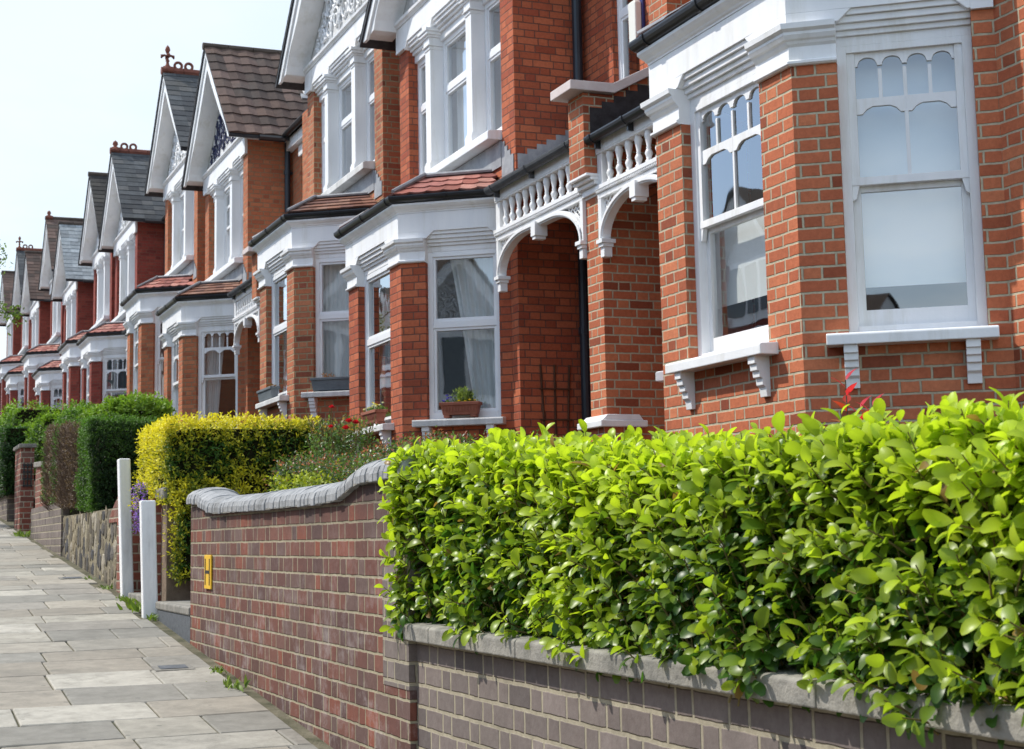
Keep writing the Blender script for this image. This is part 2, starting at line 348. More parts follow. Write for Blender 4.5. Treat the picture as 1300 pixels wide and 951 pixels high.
# ------------------------------------------------------------------ world, sun, camera
SUN_EL, SUN_AZ_V = math.radians(49), np.array([-.79, .613])       # direction TO the sun in plan
W = bpy.data.worlds.new('World'); S.world = W; W.use_nodes = True; wt = W.node_tree; wt.nodes.clear()
sky = nd(wt, 'ShaderNodeTexSky', sky_type='NISHITA'); sky.sun_disc = False; sky.sun_elevation = SUN_EL
sky.sun_rotation = math.atan2(SUN_AZ_V[0], SUN_AZ_V[1]); sky.air_density = 1.0; sky.dust_density = .5; sky.ozone_density = 1.2
tc = nd(wt, 'ShaderNodeTexCoord'); sp = nd(wt, 'ShaderNodeSeparateXYZ'); wt.links.new(tc.outputs['Generated'], sp.inputs[0])
zc_ = M(wt, 'ADD', M(wt, 'MAXIMUM', sp.outputs[2], 0.0), .18)
cv = nd(wt, 'ShaderNodeCombineXYZ'); wt.links.new(M(wt, 'DIVIDE', sp.outputs[0], zc_), cv.inputs[0]); wt.links.new(M(wt, 'DIVIDE', sp.outputs[1], zc_), cv.inputs[1])
cn = noise(wt, cv.outputs[0], .75, 7, .55)
cm = ramp(wt, cn, [(.40, (0, 0, 0)), (.60, (1, 1, 1))])
hz = nd(wt, 'ShaderNodeMapRange'); wt.links.new(sp.outputs[2], hz.inputs[0]); hz.inputs[1].default_value = .35; hz.inputs[2].default_value = 0.02
# clouds are thick where one looks along the street, thinner over the road side
dirf = nd(wt, 'ShaderNodeMapRange'); wt.links.new(sp.outputs[1], dirf.inputs[0]); dirf.inputs[1].default_value = .1; dirf.inputs[2].default_value = .95
sidef = nd(wt, 'ShaderNodeMapRange'); wt.links.new(sp.outputs[0], sidef.inputs[0]); sidef.inputs[1].default_value = -.5; sidef.inputs[2].default_value = -.12
cover = M(wt, 'MAXIMUM', M(wt, 'MULTIPLY', cm, .55), M(wt, 'MULTIPLY', M(wt, 'ADD', M(wt, 'MULTIPLY', M(wt, 'MULTIPLY', dirf.outputs[0], sidef.outputs[0]), .75), M(wt, 'MULTIPLY', hz.outputs[0], .2)), M(wt, 'ADD', M(wt, 'MULTIPLY', cn, .5), .72)), clamp=True)
b1 = nd(wt, 'ShaderNodeBackground'); b1.inputs[1].default_value = .24; wt.links.new(sky.outputs[0], b1.inputs[0])
b2 = nd(wt, 'ShaderNodeBackground'); st_ = nd(wt, 'ShaderNodeMapRange'); wt.links.new(dirf.outputs[0], st_.inputs[0]); st_.inputs[3].default_value = 3.0; st_.inputs[4].default_value = 1.5; wt.links.new(st_.outputs[0], b2.inputs[1])
wt.links.new(ramp(wt, cn, [(.40, (.58, .67, .705)), (.58, (.67, .70, .71))]), b2.inputs[0])
mx = nd(wt, 'ShaderNodeMixShader'); wt.links.new(cover, mx.inputs[0]); wt.links.new(b1.outputs[0], mx.inputs[1]); wt.links.new(b2.outputs[0], mx.inputs[2])
wo = nd(wt, 'ShaderNodeOutputWorld'); wt.links.new(mx.outputs[0], wo.inputs[0])
sl = bpy.data.lights.new('sun', 'SUN'); sl.energy = 4.6; sl.angle = math.radians(.6); sl.color = (1, .95, .86)
so = bpy.data.objects.new('sun', sl); COL.objects.link(so)
sv = Vector((SUN_AZ_V[0] * math.cos(SUN_EL), SUN_AZ_V[1] * math.cos(SUN_EL), math.sin(SUN_EL))).normalized()
so.rotation_euler = sv.to_track_quat('Z', 'Y').to_euler(); so.location = (-10, 10, 30)
cd_ = bpy.data.cameras.new('camera'); co = bpy.data.objects.new('camera', cd_); COL.objects.link(co); S.camera = co
f_, pt, rl, yw = 1997.095, .1252004, .0195143, .3905430
cd_.sensor_width = 36; cd_.lens = f_ / 1300 * 36; cd_.shift_y = -45.5 / 1300; cd_.clip_end = 3000; cd_.clip_start = .05
cd_.dof.use_dof = True; cd_.dof.focus_distance = 7.5; cd_.dof.aperture_fstop = 11
fw = np.array([math.sin(yw) * math.cos(pt), math.cos(yw) * math.cos(pt), math.sin(pt)]); rt = np.array([math.cos(yw), -math.sin(yw), 0]); up = np.cross(rt, fw)
r2 = rt * math.cos(rl) - up * math.sin(rl); u2 = up * math.cos(rl) + rt * math.sin(rl)
Mx = Matrix(((r2[0], u2[0], -fw[0], 0), (r2[1], u2[1], -fw[1], 0), (r2[2], u2[2], -fw[2], H0), (0, 0, 0, 1))); co.matrix_world = Mx
S.view_settings.view_transform = 'Standard'; S.view_settings.look = 'None'; S.view_settings.exposure = 0
S.render.engine = 'CYCLES'; S.cycles.max_bounces = 8; S.cycles.transparent_max_bounces = 12; S.cycles.caustics_reflective = False; S.cycles.caustics_refractive = False

# ------------------------------------------------------------------ windows
Zv = np.array([0, 0, 1.])
def arch_pts(x0, x1, y, h, n=8):
    """flattened lobed arch edge from (x1,y) back to (x0,y)"""
    w = x1 - x0; r = []
    r.append((x1, y)); r.append((x1 - w * .10, y)); r.append((x1 - w * .12, y + h * .35))
    for i in range(n + 1):
        a = pi * i / n; r.append((x0 + w / 2 + math.cos(a) * w * .36, y + h * .35 + math.sin(a) * h * .65))
    r += [(x0 + w * .12, y + h * .35), (x0 + w * .10, y), (x0, y)]
    return r
def window(house, O, U, N, w, z0, z1, kind, mat, ledge=None, lights=4, sash_z=None, name='window'):
    """O plan point (x,y) of the left end on the glazing plane, U along, N outward"""
    O = np.array([O[0], O[1], 0.]); U = np.array([U[0], U[1], 0.]); N = np.array([N[0], N[1], 0.])
    f = MB(); bx = lambda u0, u1, v0, v1, a, b: f.obox(O, U, Zv, N, u0, u1, v0, v1, a, b)
    g = MB(); pn = lambda u0, u1, v0, v1, d: g.add([O + U * a + Zv * b + N * d for a, b in ((u0, v0), (u1, v0), (u1, v1), (u0, v1))], [(0, 3, 2, 1)])
    F = .052
    if kind == 'plain':
        bx(0, F, z0, z1, -.03, .045); bx(w - F, w, z0, z1, -.03, .045); bx(F, w - F, z1 - F, z1, -.03, .045); bx(F, w - F, z0, z0 + F * 1.5, -.03, .05)
        zt = sash_z or (z0 + z1) / 2; bx(F, w - F, zt - .035, zt + .035, -.028, .04)
        for a, b in ((z0 + F * 1.5, zt - .035), (zt + .035, z1 - F)):
            q = .028; bx(F, F + q, a, b, -.02, .028); bx(w - F - q, w - F, a, b, -.02, .028); bx(F + q, w - F - q, a, a + q, -.02, .028); bx(F + q, w - F - q, b - q, b, -.02, .028)
            pn(F + q, w - F - q, a + q, b - q, 0)
    else:
        B = .055; bx(0, B, z0, z1, -.06, .05); bx(w - B, w, z0, z1, -.06, .05); bx(B, w - B, z1 - .04, z1, -.06, .05); bx(B, w - B, z0, z0 + .05, -.06, .055)
        zm = sash_z or z0 + (z1 - z0) * .5; st = .045
        # lower sash, set back, with a deep bottom rail
        a, b = B, w - B; bx(a, a + st, z0 + .055, zm, -.05, -.01); bx(b - st, b, z0 + .055, zm, -.05, -.01); bx(a + st, b - st, z0 + .055, z0 + .15, -.05, -.01); bx(a + st, b - st, zm - .045, zm, -.05, -.012)
        pn(a + st, b - st, z0 + .15, zm - .045, -.03)
        # upper sash with lights
        zt = z1 - .04; bx(a, a + st, zm, zt, -.005, .035); bx(b - st, b, zm, zt, -.005, .035); bx(a, b, zm - .012, zm + .035, -.004, .037)
        for q_, s_ in ((a, 1), (b, -1)): f.prism([(q_, zm - .012), (q_ + s_ * st * .9, zm - .012), (q_ + s_ * .02, zm - .09), (q_, zm - .1)], O, U, Zv, N, 0, .033)
        zr = zm + (zt - zm) * .62; n = lights; lw = (b - a - 2 * st) / n
        # top small lights
        for i in range(n):
            x0, x1 = a + st + i * lw, a + st + (i + 1) * lw; hh = .05
            f.prism([(x0, zt), (x1, zt)] + arch_pts(x0, x1, zt - .03 - hh, hh), O, U, Zv, N, .004, .024)
            if i: bx(x0 - .011, x0 + .011, zr + .02, zt - .1, .005, .023)
        # shaped transom between
        m = max(1, n // 2); lw2 = (b - a - 2 * st) / m
        for i in range(m):
            x0, x1 = a + st + i * lw2, a + st + (i + 1) * lw2; d = .05; c = min(.09, lw2 * .25)
            f.prism([(x0, zr + .022), (x0, zr - .022 - d), (x0 + c * .45, zr - .022 - d), (x0 + c * .8, zr - .022 - d * .45), (x0 + c * 1.3, zr - .022 - .006), (x1 - c * 1.3, zr - .022 - .006), (x1 - c * .8, zr - .022 - d * .45), (x1 - c * .45, zr - .022 - d), (x1, zr - .022 - d), (x1, zr + .022)], O, U, Zv, N, .004, .024)
            if i: bx(x0 - .011, x0 + .011, zm + .03, zr - .05, .005, .023)
        pn(a + st, b - st, zm + .03, zt - .02, .010)
    fr = f.build(name, mat, house, bevel=.003); g.build('pane', GLASS, fr, recalc=False)
    return fr

def scrolls(mb, pc, half, z0, z1, seed, thick=.012):
    """raised arabesque scrollwork inside the triangle of a gable; pc = point func(s, z, out)"""
    r = random.Random(seed)
    def spiral(cx, cz, R, turns, a0, sgn):
        pts = []
        for i in range(22):
            t = i / 21; a = a0 + sgn * turns * 2 * pi * t; rr = R * (1 - .82 * t); pts.append(pc(cx + math.cos(a) * rr, cz + math.sin(a) * rr, .012))
        mb.tube(pts, [thick * (1.5 - .6 * i / 21) for i in range(22)], 5, flat=1)
        for a in (.3, 1.4, 2.6):     # leaf sprigs
            an = a0 + sgn * a * 1.3; mb.tube([pc(cx + math.cos(an) * R * .9, cz + math.sin(an) * R * .9, .012), pc(cx + math.cos(an + .3) * R * 1.25, cz + math.sin(an + .3) * R * 1.25, .018), pc(cx + math.cos(an + .8) * R * 1.3, cz + math.sin(an + .8) * R * 1.3, .012)], [thick, thick * 1.7, thick * .4], 5)
    H = z1 - z0
    for sg in (-1, 1):
        for (fx, fz, R, tn, a0) in ((.16, .16, .2, 1.6, 0), (.42, .14, .18, 1.5, 2), (.66, .11, .14, 1.4, 1), (.84, .07, .08, 1.3, 4), (.15, .42, .17, 1.5, 3), (.4, .36, .15, 1.5, 5), (.58, .28, .1, 1.3, .5), (.12, .64, .13, 1.4, 1), (.3, .56, .1, 1.3, 2.5), (.08, .82, .07, 1.2, 0), (.28, .27, .09, 1.3, 2), (.5, .5, .055, 1.2, 2), (.73, .2, .07, 1.2, 3)):
            spiral(sg * fx * half, z0 + fz * H, R * half / 1.5, tn, a0 if sg > 0 else pi - a0, sg)
    for i in range(5): mb.tube([pc(-.03, z0 + H * (.06 + .18 * i), .012), pc(.04, z0 + H * (.1 + .18 * i), .03), pc(-.02, z0 + H * (.17 + .18 * i), .012)], [thick, thick * 2, thick * .6], 6)

def tiled(mb, A, B, C, D, row, amp, wave, cols, scallop=0, th=.02, seed=0, nseg=None):
    """roof slope from eave A->B up to ridge D->C in overlapping courses; tile width = wave"""
    r = random.Random(seed); A, B, C, D = (np.array(p, float) for p in (A, B, C, D))
    nrmv = np.cross(B - A, D - A); nrmv /= np.linalg.norm(nrmv)
    if nrmv[2] < 0: nrmv = -nrmv
    Ls = max(np.linalg.norm(D - A), np.linalg.norm(C - B)); rows = max(1, round(Ls / row))
    for i in range(rows):
        t0, t1 = i / rows, min(1, (i + 1.12) / rows)
        l0, r0 = A + (D - A) * t0, B + (C - B) * t0; l1, r1 = A + (D - A) * t1, B + (C - B) * t1
        Lw = np.linalg.norm(r0 - l0); Lw1 = np.linalg.norm(r1 - l1); n = max(1, round(max(Lw, Lw1) / wave)); sub = 4 if (amp or scallop) else 1
        dn = (l0 - l1); dn /= (np.linalg.norm(dn) + 1e-9)
        for k in range(n):
            c = np.array(cols[r.randrange(len(cols))]) * r.uniform(.85, 1.15); jit = r.uniform(-.003, .003)
            V = []
            for q in range(sub + 1):
                s = (k + q / sub) / n; o = .5 * (i % 2) / n if scallop else 0; s2 = min(1, max(0, s + o)); ph = q / sub
                hgt = th + jit + amp * (1 - math.cos(2 * pi * ph)) * .5
                lo = dn * (math.sin(pi * ph) * scallop)
                p0 = l0 + (r0 - l0) * s2 + lo; p1 = l1 + (r1 - l1) * s2
                V += [p0 + nrmv * hgt, p1 + nrmv * (.002 + amp * (1 - math.cos(2 * pi * ph)) * .5), p0 - nrmv * .004]
            for q in range(sub):
                a = q * 3; mb.add([V[a], V[a + 3], V[a + 4], V[a + 1]], [(0, 1, 2, 3)], tuple(c)); mb.add([V[a], V[a + 2], V[a + 5], V[a + 3]], [(0, 1, 2, 3)], tuple(c * .8))
            if k == 0 or k == n - 1:
                a = 0 if k == 0 else sub * 3; mb.add([V[a], V[a + 1], V[a + 2]], [(0, 1, 2)], tuple(c * .8))
TILE_BROWN = [(.085, .055, .045), (.11, .07, .055), (.07, .05, .042), (.13, .085, .07)]
TILE_SLATE = [(.06, .065, .07), (.08, .085, .09), (.05, .053, .058), (.095, .095, .095)]
TILE_LIGHT = [(.26, .285, .30), (.30, .325, .34), (.23, .25, .265)]
TILE_PINK = [(.30, .10, .075), (.38, .15, .12), (.26, .085, .07), (.42, .2, .16), (.33, .13, .11)]
TILE_RUST = [(.17, .07, .045), (.22, .10, .065), (.14, .065, .05), (.26, .14, .1)]
TILE_DARK = [(.035, .032, .03), (.05, .045, .04), (.028, .026, .026)]
# ------------------------------------------------------------------ houses
XB, XG, XR = 4.927, 5.84, 6.60
CD = .69
def curtain(label, O, U, N, u0, u1, z0, z1, left=None, folds=9, depth=.03, mat=CURT, cat='curtain', group=None, name='curtain', right=None):
    O = np.array([*O, 0.]); U = np.array([*U, 0.]); N = np.array([*N, 0.]); nu, nv = 60, 20; V = []
    for j in range(nv + 1):
        t = j / nv; a = u0 if left is None else u0 + left(t) * (u1 - u0); b = u1 if right is None else u0 + right(t) * (u1 - u0)
        for i in range(nu + 1):
            s = i / nu; V.append(O + U * (a + (b - a) * s) + Zv * (z1 + (z0 - z1) * t) + N * (depth * math.sin(s * folds * 2 * pi + .6 * math.sin(3 * t + s * 5)) + depth * .4 * math.sin(s * 31)))
    mb = MB().add(V, [(j * (nu + 1) + i, j * (nu + 1) + i + 1, (j + 1) * (nu + 1) + i + 1, (j + 1) * (nu + 1) + i) for j in range(nv) for i in range(nu)])
    return tag(mb.build(name, mat, smooth=True, recalc=False), label, cat, group)

def house(p):
    yc, m, zo, bm_, hf = p['yc'], p['m'], p['zo'], p['brick'], p.get('hf', .9)
    base = gz(yc) + .15; zb = base - .6; det = p.get('det', 2)
    H = thing('terraced_house', (XB, yc, base), p['label'], 'house', 'terraced houses climbing the street')
    Lf, Lc = 2 * hf, math.hypot(XG - XB, CD); uc = np.array([XG - XB, CD]) / Lc
    N0, N1, F1, F0 = map(np.array, ((XG, yc - hf - CD), (XB, yc - hf), (XB, yc + hf), (XG, yc + hf + CD)))
    hw = 1.80
    segs = [(N0, N1, Lc - 1.02, Lc - .26), (N1, F1, .36, Lf - .36), (F1, F0, .26, 1.02)]
    fr = lambda P, Q: ((Q - P) / np.linalg.norm(Q - P),)
    def frame(P, Q): U = (Q - P) / np.linalg.norm(Q - P); return U, np.array([-U[1], U[0]]), np.linalg.norm(Q - P)
    w3 = lambda a: np.array([a[0], a[1], 0.])
    # --- brickwork
    wl = MB()
    for P, Q, a, b in segs:
        U, N, L = frame(P, Q); O = w3(P); U3, N3 = w3(U), w3(N)
        for u0, u1, z0, z1 in ((0, a, zb, zo + 2.92), (b, L, zb, zo + 2.92), (a, b, zb, zo + 1.06)): wl.obox(O, U3, Zv, N3, u0, u1, z0, z1, -.22, 0)
    for sg in (-1, 1):
        y0, y1 = sorted((yc + sg * (hf + CD), yc + sg * hw)); wl.box(XG, XG + .2, y0, y1, zb, zo + 3.2)
        y0, y1 = sorted((yc + sg * 1.46, yc + sg * hw)); wl.box(XG, XG + .17, y0, y1, zo + 3.2, zo + 5.74)
        y0, y1 = sorted((yc + sg * (hw - .2), yc + sg * hw)); wl.box(XG + .2, XR + .3, y0, y1, zb, zo + 3.2); wl.box(XG + .17, XR + .3, y0, y1, zo + 3.2, zo + 6.0)
        wl.box(XG, XG + .17, *sorted((yc + sg * 1.46, yc + sg * hw)), zo + 5.74, zo + 6.0)
    wl.box(XG, XG + .17, yc - 1.46, yc + 1.46, zo + 3.2, zo + 3.92)
    # recessed walls: porch side (m<0 -> far side for A) and plain side
    pw = p['pw']; ps = -m                       # porch lies on the side y = yc + ps*s
    pwin = (pw * .32, pw * .32 + .55)
    def rec(sg, width, win, door):
        a = yc + sg * hw; Y = lambda t: a + sg * t
        def bx(t0, t1, z0, z1, x0=XR, x1=XR + .25): wl.box(x0, x1, *sorted((Y(t0), Y(t1))), z0, z1)
        if not win: bx(0, width, zb, zo + 6.0); return
        bx(0, win[0], zo + 3.2, zo + 6.0); bx(win[1], width, zo + 3.2, zo + 6.0); bx(win[0], win[1], zo + 3.2, zo + 4.0); bx(win[0], win[1], zo + 5.6, zo + 6.0)
        bx(0, door[0], zb, zo + 3.2); bx(door[1], width, zb, zo + 3.2); bx(door[0], door[1], zo + 2.3, zo + 3.2)
    door = (pw - 1.12, pw - .27)
    rec(ps, pw, pwin, door); rec(-ps, p['ow'], None, None)
    if p.get('end'): wl.box(XR + .25, 11, yc - hw - p['ow'], yc - hw - p['ow'] + .25, zb, zo + 6.0)
    wl.build('brick_wall', bm_, H)
    # --- room shells behind the glass
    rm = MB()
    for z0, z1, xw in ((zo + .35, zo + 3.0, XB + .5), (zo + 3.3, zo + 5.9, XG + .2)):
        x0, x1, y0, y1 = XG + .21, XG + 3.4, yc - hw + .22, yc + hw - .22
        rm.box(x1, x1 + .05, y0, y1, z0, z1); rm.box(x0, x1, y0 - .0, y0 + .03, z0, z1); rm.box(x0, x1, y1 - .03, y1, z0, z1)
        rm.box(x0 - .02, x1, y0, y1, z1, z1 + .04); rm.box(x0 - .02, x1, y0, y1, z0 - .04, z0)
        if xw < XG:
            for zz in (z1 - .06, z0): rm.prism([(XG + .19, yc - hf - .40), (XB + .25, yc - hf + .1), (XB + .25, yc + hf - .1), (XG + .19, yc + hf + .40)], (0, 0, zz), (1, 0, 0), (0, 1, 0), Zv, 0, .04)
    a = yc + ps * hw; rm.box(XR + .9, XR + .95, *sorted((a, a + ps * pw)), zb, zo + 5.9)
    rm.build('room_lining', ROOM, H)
    # --- entablature of the bay
    wt_ = MB(); path = [tuple(N0), tuple(N1), tuple(F1), tuple(F0)]
    q = lambda *pr: [(o, z + zo) for o, z in pr]
    wt_.sweep(path, q((-.1, 3.0), (.03, 3.0), (.03, 3.19), (-.1, 3.19)))
    wt_.build('fascia', WHITE, H)
    MB().sweep(path, q((-.1, 3.192), (.036, 3.192), (.036, 3.205), (.05, 3.213), (.055, 3.225), (.08, 3.24), (.1, 3.262), (.1, 3.282), (-.1, 3.282))).build('cornice', WHITE, H)
    for P, Q, a, b in segs:                       # window heads with clipped corners
        hd = MB(); U, N, L = frame(P, Q); O = w3(P); U3, N3 = w3(U), w3(N)
        def strip(z0, z1, w0, w1, c=.0, e=0.0): hd.prism([(a + e, zo + z0), (b - e, zo + z0), (b - e, zo + z1 - c), (b - e - c * 1.1, zo + z1), (a + e + c * 1.1, zo + z1), (a + e, zo + z1 - c)], O, U3, Zv, N3, w0, w1)
        for s_ in (0, 1):
            e0 = a if s_ == 0 else b; d = 1 if s_ == 0 else -1
            hd.prism([(e0, zo + 3.0), (e0, zo + 2.928), (e0 + d * .02, zo + 2.928), (e0 + d * .10, zo + 3.0)], O, U3, Zv, N3, -.1, .029)
        strip(2.965, 2.999, -.12, .012, .0, .025); strip(2.925, 2.963, -.125, -.008, 0, .004); strip(2.89, 2.924, -.13, -.03); strip(2.858, 2.889, -.135, -.052); strip(2.80, 2.857, -.14, -.072)
        hd.build('window_head', WHITE, H, bevel=.003)
    for k, (pa, pb, pc) in enumerate(((N1 + (N0 - N1) / Lc * .264, N1, N1 + np.array([0, .364])), (F1 - np.array([0, .364]), F1, F1 + (F0 - F1) / Lc * .264))):
        cp = MB(); pth = [tuple(pa), tuple(pb), tuple(pc)]
        cp.sweep(pth, q((-.118, 2.688), (.022, 2.688), (.034, 2.698), (.034, 2.712), (.016, 2.722), (.014, 2.80), (.03, 2.815), (.036, 2.83), (.05, 2.838), (.064, 2.862), (.064, 2.878), (.086, 2.893), (.09, 2.925), (-.118, 2.925)))
        cp.sweep(pth, q((-.1, 2.926), (.03, 2.926), (.03, 2.999), (-.1, 2.999)))
        cp.build('capital', WHITE, H)
    for P, U_, r_ in ((N0, (N1 - N0) / Lc, (0, Lc - 1.02)), (F0, (F1 - F0) / Lc, (0, Lc - 1.02))):
        n_ = np.array([-abs(U_[1]), 0]); U3 = w3(U_); N3 = w3(np.array([-U_[1], U_[0]])); N3 = N3 if N3[0] < 0 else -N3
        MB().obox(w3(P), U3, Zv, N3, 0, r_[1], zo + 2.921, zo + 2.999, -.1, .029).build('fascia', WHITE, H)
    # --- bay windows, sills and brackets
    kinds = p['win']; lab = p.get('wlab', {})
    wfr = []
    for i, (P, Q, a, b) in enumerate(segs):
        U, N, L = frame(P, Q); O = P + U * a - N * .12
        fo = window(H, O, U, N, b - a, zo + 1.10, zo + 2.80, kinds, UPVC if kinds == 'plain' else WHITE, lights=4 if i != 1 else 4, sash_z=zo + (2.06 if kinds == 'plain' else 1.985))
        wfr.append((O, U, N, b - a))
        sl_ = MB(); e0, e1 = (a - .10, b + .10)
        if i == 0: e0, e1 = a - .05, b + .12
        if i == 2: e0, e1 = a - .12, b + .05
        U3, N3, O3 = w3(U), w3(N), w3(P)
        sl_.prism([(-.13, zo + 1.03), (.125, zo + 1.03), (.125, zo + 1.088), (.118, zo + 1.097), (-.13, zo + 1.112)], O3 + U3 * e0, N3, Zv, U3, 0, e1 - e0)
        so_ = sl_.build('sill', STONE if kinds == 'plain' else WHITE, H, bevel=.006)
        if det >= 1:
            for ub in (e0 + .10, e1 - .17):
                br = MB(); pr = [(0, 1.03), (.105, 1.03), (.105, .985), (.092, .983), (.09, .945), (.075, .94), (.073, .905), (.055, .9), (.052, .86), (.034, .845), (.026, .79), (0, .79)]
                br.prism([(x_, zo + z_) for x_, z_ in pr], O3 + U3 * ub, N3, Zv, U3, 0, .078); br.build('bracket', WHITE, so_, bevel=.003)
    # --- bay gutter and roof
    gut = MB()
    def gprof(r, cz=3.345, co_=.095): return [(co_ + r * math.cos(a_), zo + cz + r * math.sin(a_)) for a_ in np.linspace(pi, 2 * pi, 9)] + [(co_ + r, zo + cz + .012), (co_ - r, zo + cz + .012)]
    gp = [tuple(N0 + (N0 - N1) / Lc * .0), tuple(N1), tuple(F1), tuple(F0)]
    gut.sweep(gp, gprof(.056)); gut.sweep(path, q((-.1, 3.283), (.03, 3.283), (.03, 3.39), (-.1, 3.39)))
    for P, Q, fr_ in ((N0, N1, .12), (N0, N1, .55), (N1, F1, .04), (N1, F1, .5), (N1, F1, .93), (F1, F0, .3)):
        c0 = P + (Q - P) * fr_; d = (Q - P) / np.linalg.norm(Q - P); gut.sweep([tuple(c0 - d * .022), tuple(c0 + d * .022)], gprof(.064))
    gut.build('gutter', BLACKP, H, smooth=False)
    def off(o):
        nn = np.array([-CD, -(XG - XB)]) / Lc; X = XB - o; P = N0 + nn * o; d = (N1 - N0) / Lc
        c = P + d * ((X - P[0]) / d[0]); e = P + d * ((XG - .012 - P[0]) / d[0])
        return [np.array([e[0], e[1]]), np.array([X, c[1]]), np.array([X, 2 * yc - c[1]]), np.array([e[0], 2 * yc - e[1]])]
    E_, T_ = off(.09), off(-.36); rf = MB(); zE, zT = zo + 3.385, zo + 3.64
    for i in range(3):
        A3, B3, C3, D3 = (*E_[i], zE), (*E_[i + 1], zE), (*T_[i + 1], zT), (*T_[i], zT)
        tiled(rf, A3, B3, C3, D3, .19 if p['bayroof'] != 'plain' else .14, 0, .19 if p['bayroof'] != 'plain' else .17, p['baytile'], scallop=.05 if p['bayroof'] == 'scallop' else 0, th=.018, seed=i + int(yc * 10))
    rf.build('bay_roof', ROOFT, H, recalc=False)
    ld = MB(); T2 = off(-.33)
    ld.add([(*T2[0], zT + .006), (*T2[1], zT + .006), (*T2[2], zT + .006), (*T2[3], zT + .006)], [(0, 1, 2, 3)])
    ld.add([(*T2[1], zT + .007), (*T2[2], zT + .007), (XG - .02, T2[2][1] - .1, zT + .1), (XG - .02, T2[1][1] + .1, zT + .1)], [(0, 1, 2, 3)])
    ld.add([(*T2[0], zT + .007), (*T2[1], zT + .007), (XG - .02, T2[1][1] + .1, zT + .1), (XG - .02, T2[0][1] + .02, zT + .1)], [(0, 1, 2, 3)])
    ld.box(XG - .02, XG - .003, yc - 1.46, yc + 1.46, zT, zT + .26)
    ld.tube([(*T2[i], zT + .02) for i in range(4)], .022, 6)
    for i in (1, 2): ld.tube([(*E_[i], zE + .03), (*T2[i], zT + .03)], .024, 6)
    for sg in (-1, 1):                             # stepped flashing up the brick jamb
        for k in range(4): ld.box(XG - .012, XG - .004, *sorted((yc + sg * (1.46 + .075 * k), yc + sg * (1.46 + .075 * (k + 1)))), zT - .12, zT + .24 - .06 * k)
    ld.build('lead_flashing', LEAD, H)
    # --- first floor tripartite window
    XC = 5.79; ops = [(-1.46, -.745), (-.565, .565), (.745, 1.46)]
    kU = p.get('win1', kinds)
    for a, b in ops:
        fo = window(H, (6.0, yc + a), (0, 1), (-1, 0), b - a, zo + 4.04, zo + 5.56, kU, UPVC if kU == 'plain' else WHITE, lights=4 if b - a > 1 else 2, sash_z=zo + (4.98 if kU == 'plain' else 4.86))
    for c in (-.655, .655):
        cl = MB(); cl.box(XC + .01, 6.06, yc + c - .085, yc + c + .085, zo + 4.06, zo + 5.5); cl.box(XC - .01, 6.05, yc + c - .1, yc + c + .1, zo + 4.03, zo + 4.14); cl.box(XC, 6.05, yc + c - .093, yc + c + .093, zo + 4.14, zo + 4.17)
        for k, (o, z0, z1) in enumerate(((.0, 5.46, 5.50), (.02, 5.50, 5.515), (.005, 5.515, 5.60), (.022, 5.60, 5.625), (.045, 5.625, 5.66), (.06, 5.66, 5.70))): cl.box(XC - o, 6.05, yc + c - .092 - o, yc + c + .092 + o, zo + z0, zo + z1)
        cl.build('column', WHITE, H, bevel=.005)
    fs = MB(); fs.box(XC, 6.05, yc - hw + .02, yc + hw - .02, zo + 5.80, zo + 6.04)
    for a, b in ((-hw + .02, -1.46), (-.745, -.565), (.565, .745), (1.46, hw - .02)): fs.box(XC, XG - .002 if abs(a) > 1 and abs(b) > 1 else 6.05, yc + a, yc + b, zo + (5.745 if abs(a) > 1 and abs(b) > 1 else 5.702), zo + 5.80)
    for a, b in ops:
        for e0, d in ((a, 1), (b, -1)): fs.prism([(yc + e0, zo + 5.80), (yc + e0, zo + 5.715), (yc + e0 + d * .02, zo + 5.715), (yc + e0 + d * .09, zo + 5.80)], (XC, 0, 0), (0, 1, 0), Zv, (1, 0, 0), .001, .2)
    fs.build('upper_fascia', WHITE, H, bevel=.003)
    for a, b in ops:
        hs = MB()
        for x0, z0, z1, e in ((.018, 5.765, 5.799, .02), (.04, 5.725, 5.764, .003), (.07, 5.69, 5.724, 0), (.10, 5.65, 5.689, 0), (.13, 5.56, 5.649, 0)): hs.box(XC + x0, 6.06, yc + a + e, yc + b - e, zo + z0, zo + z1)
        hs.build('window_head', WHITE, H, bevel=.003)
    sl_ = MB(); sl_.prism([(XC - .10, zo + 3.915), (6.05, zo + 3.915), (6.05, zo + 4.035), (XC - .085, zo + 4.01), (XC - .10, zo + 3.995)], (0, yc - 1.44, 0), (1, 0, 0), Zv, (0, 1, 0), 0, 2.88); sl_.build('upper_sill', STONE if p.get('oldsill') else WHITE, H, bevel=.006)
    mo = MB(); mo.sweep([(XC, yc - hw + .02), (XC, yc + hw - .02)], q((-.05, 6.04), (.012, 6.04), (.02, 6.06), (.045, 6.075), (.05, 6.105), (.03, 6.115), (-.05, 6.12))); mo.build('string_moulding', WHITE, H)
    # --- gable
    GA, GE, ZA, ZE = 5.50, 5.86, zo + 8.05, zo + 6.02; GW = 2.05
    MB().prism([(-1.78, zo + 6.115), (1.78, zo + 6.115), (0, zo + 7.86)], (GE - .02, yc, 0), (0, 1, 0), Zv, (1, 0, 0), 0, .1).build('gable_panel', STUCCO, H)
    if det >= 1:
        sc_ = MB(); scrolls(sc_, lambda s, z, o: np.array([GE - .02 - o, yc + s, z]), 1.36, zo + 6.2, zo + 7.55, int(yc), .011 if p.get('orn') else .017); sc_.build('scroll_relief', p.get('orn', ORN_W), H, smooth=True)
    bb = MB()
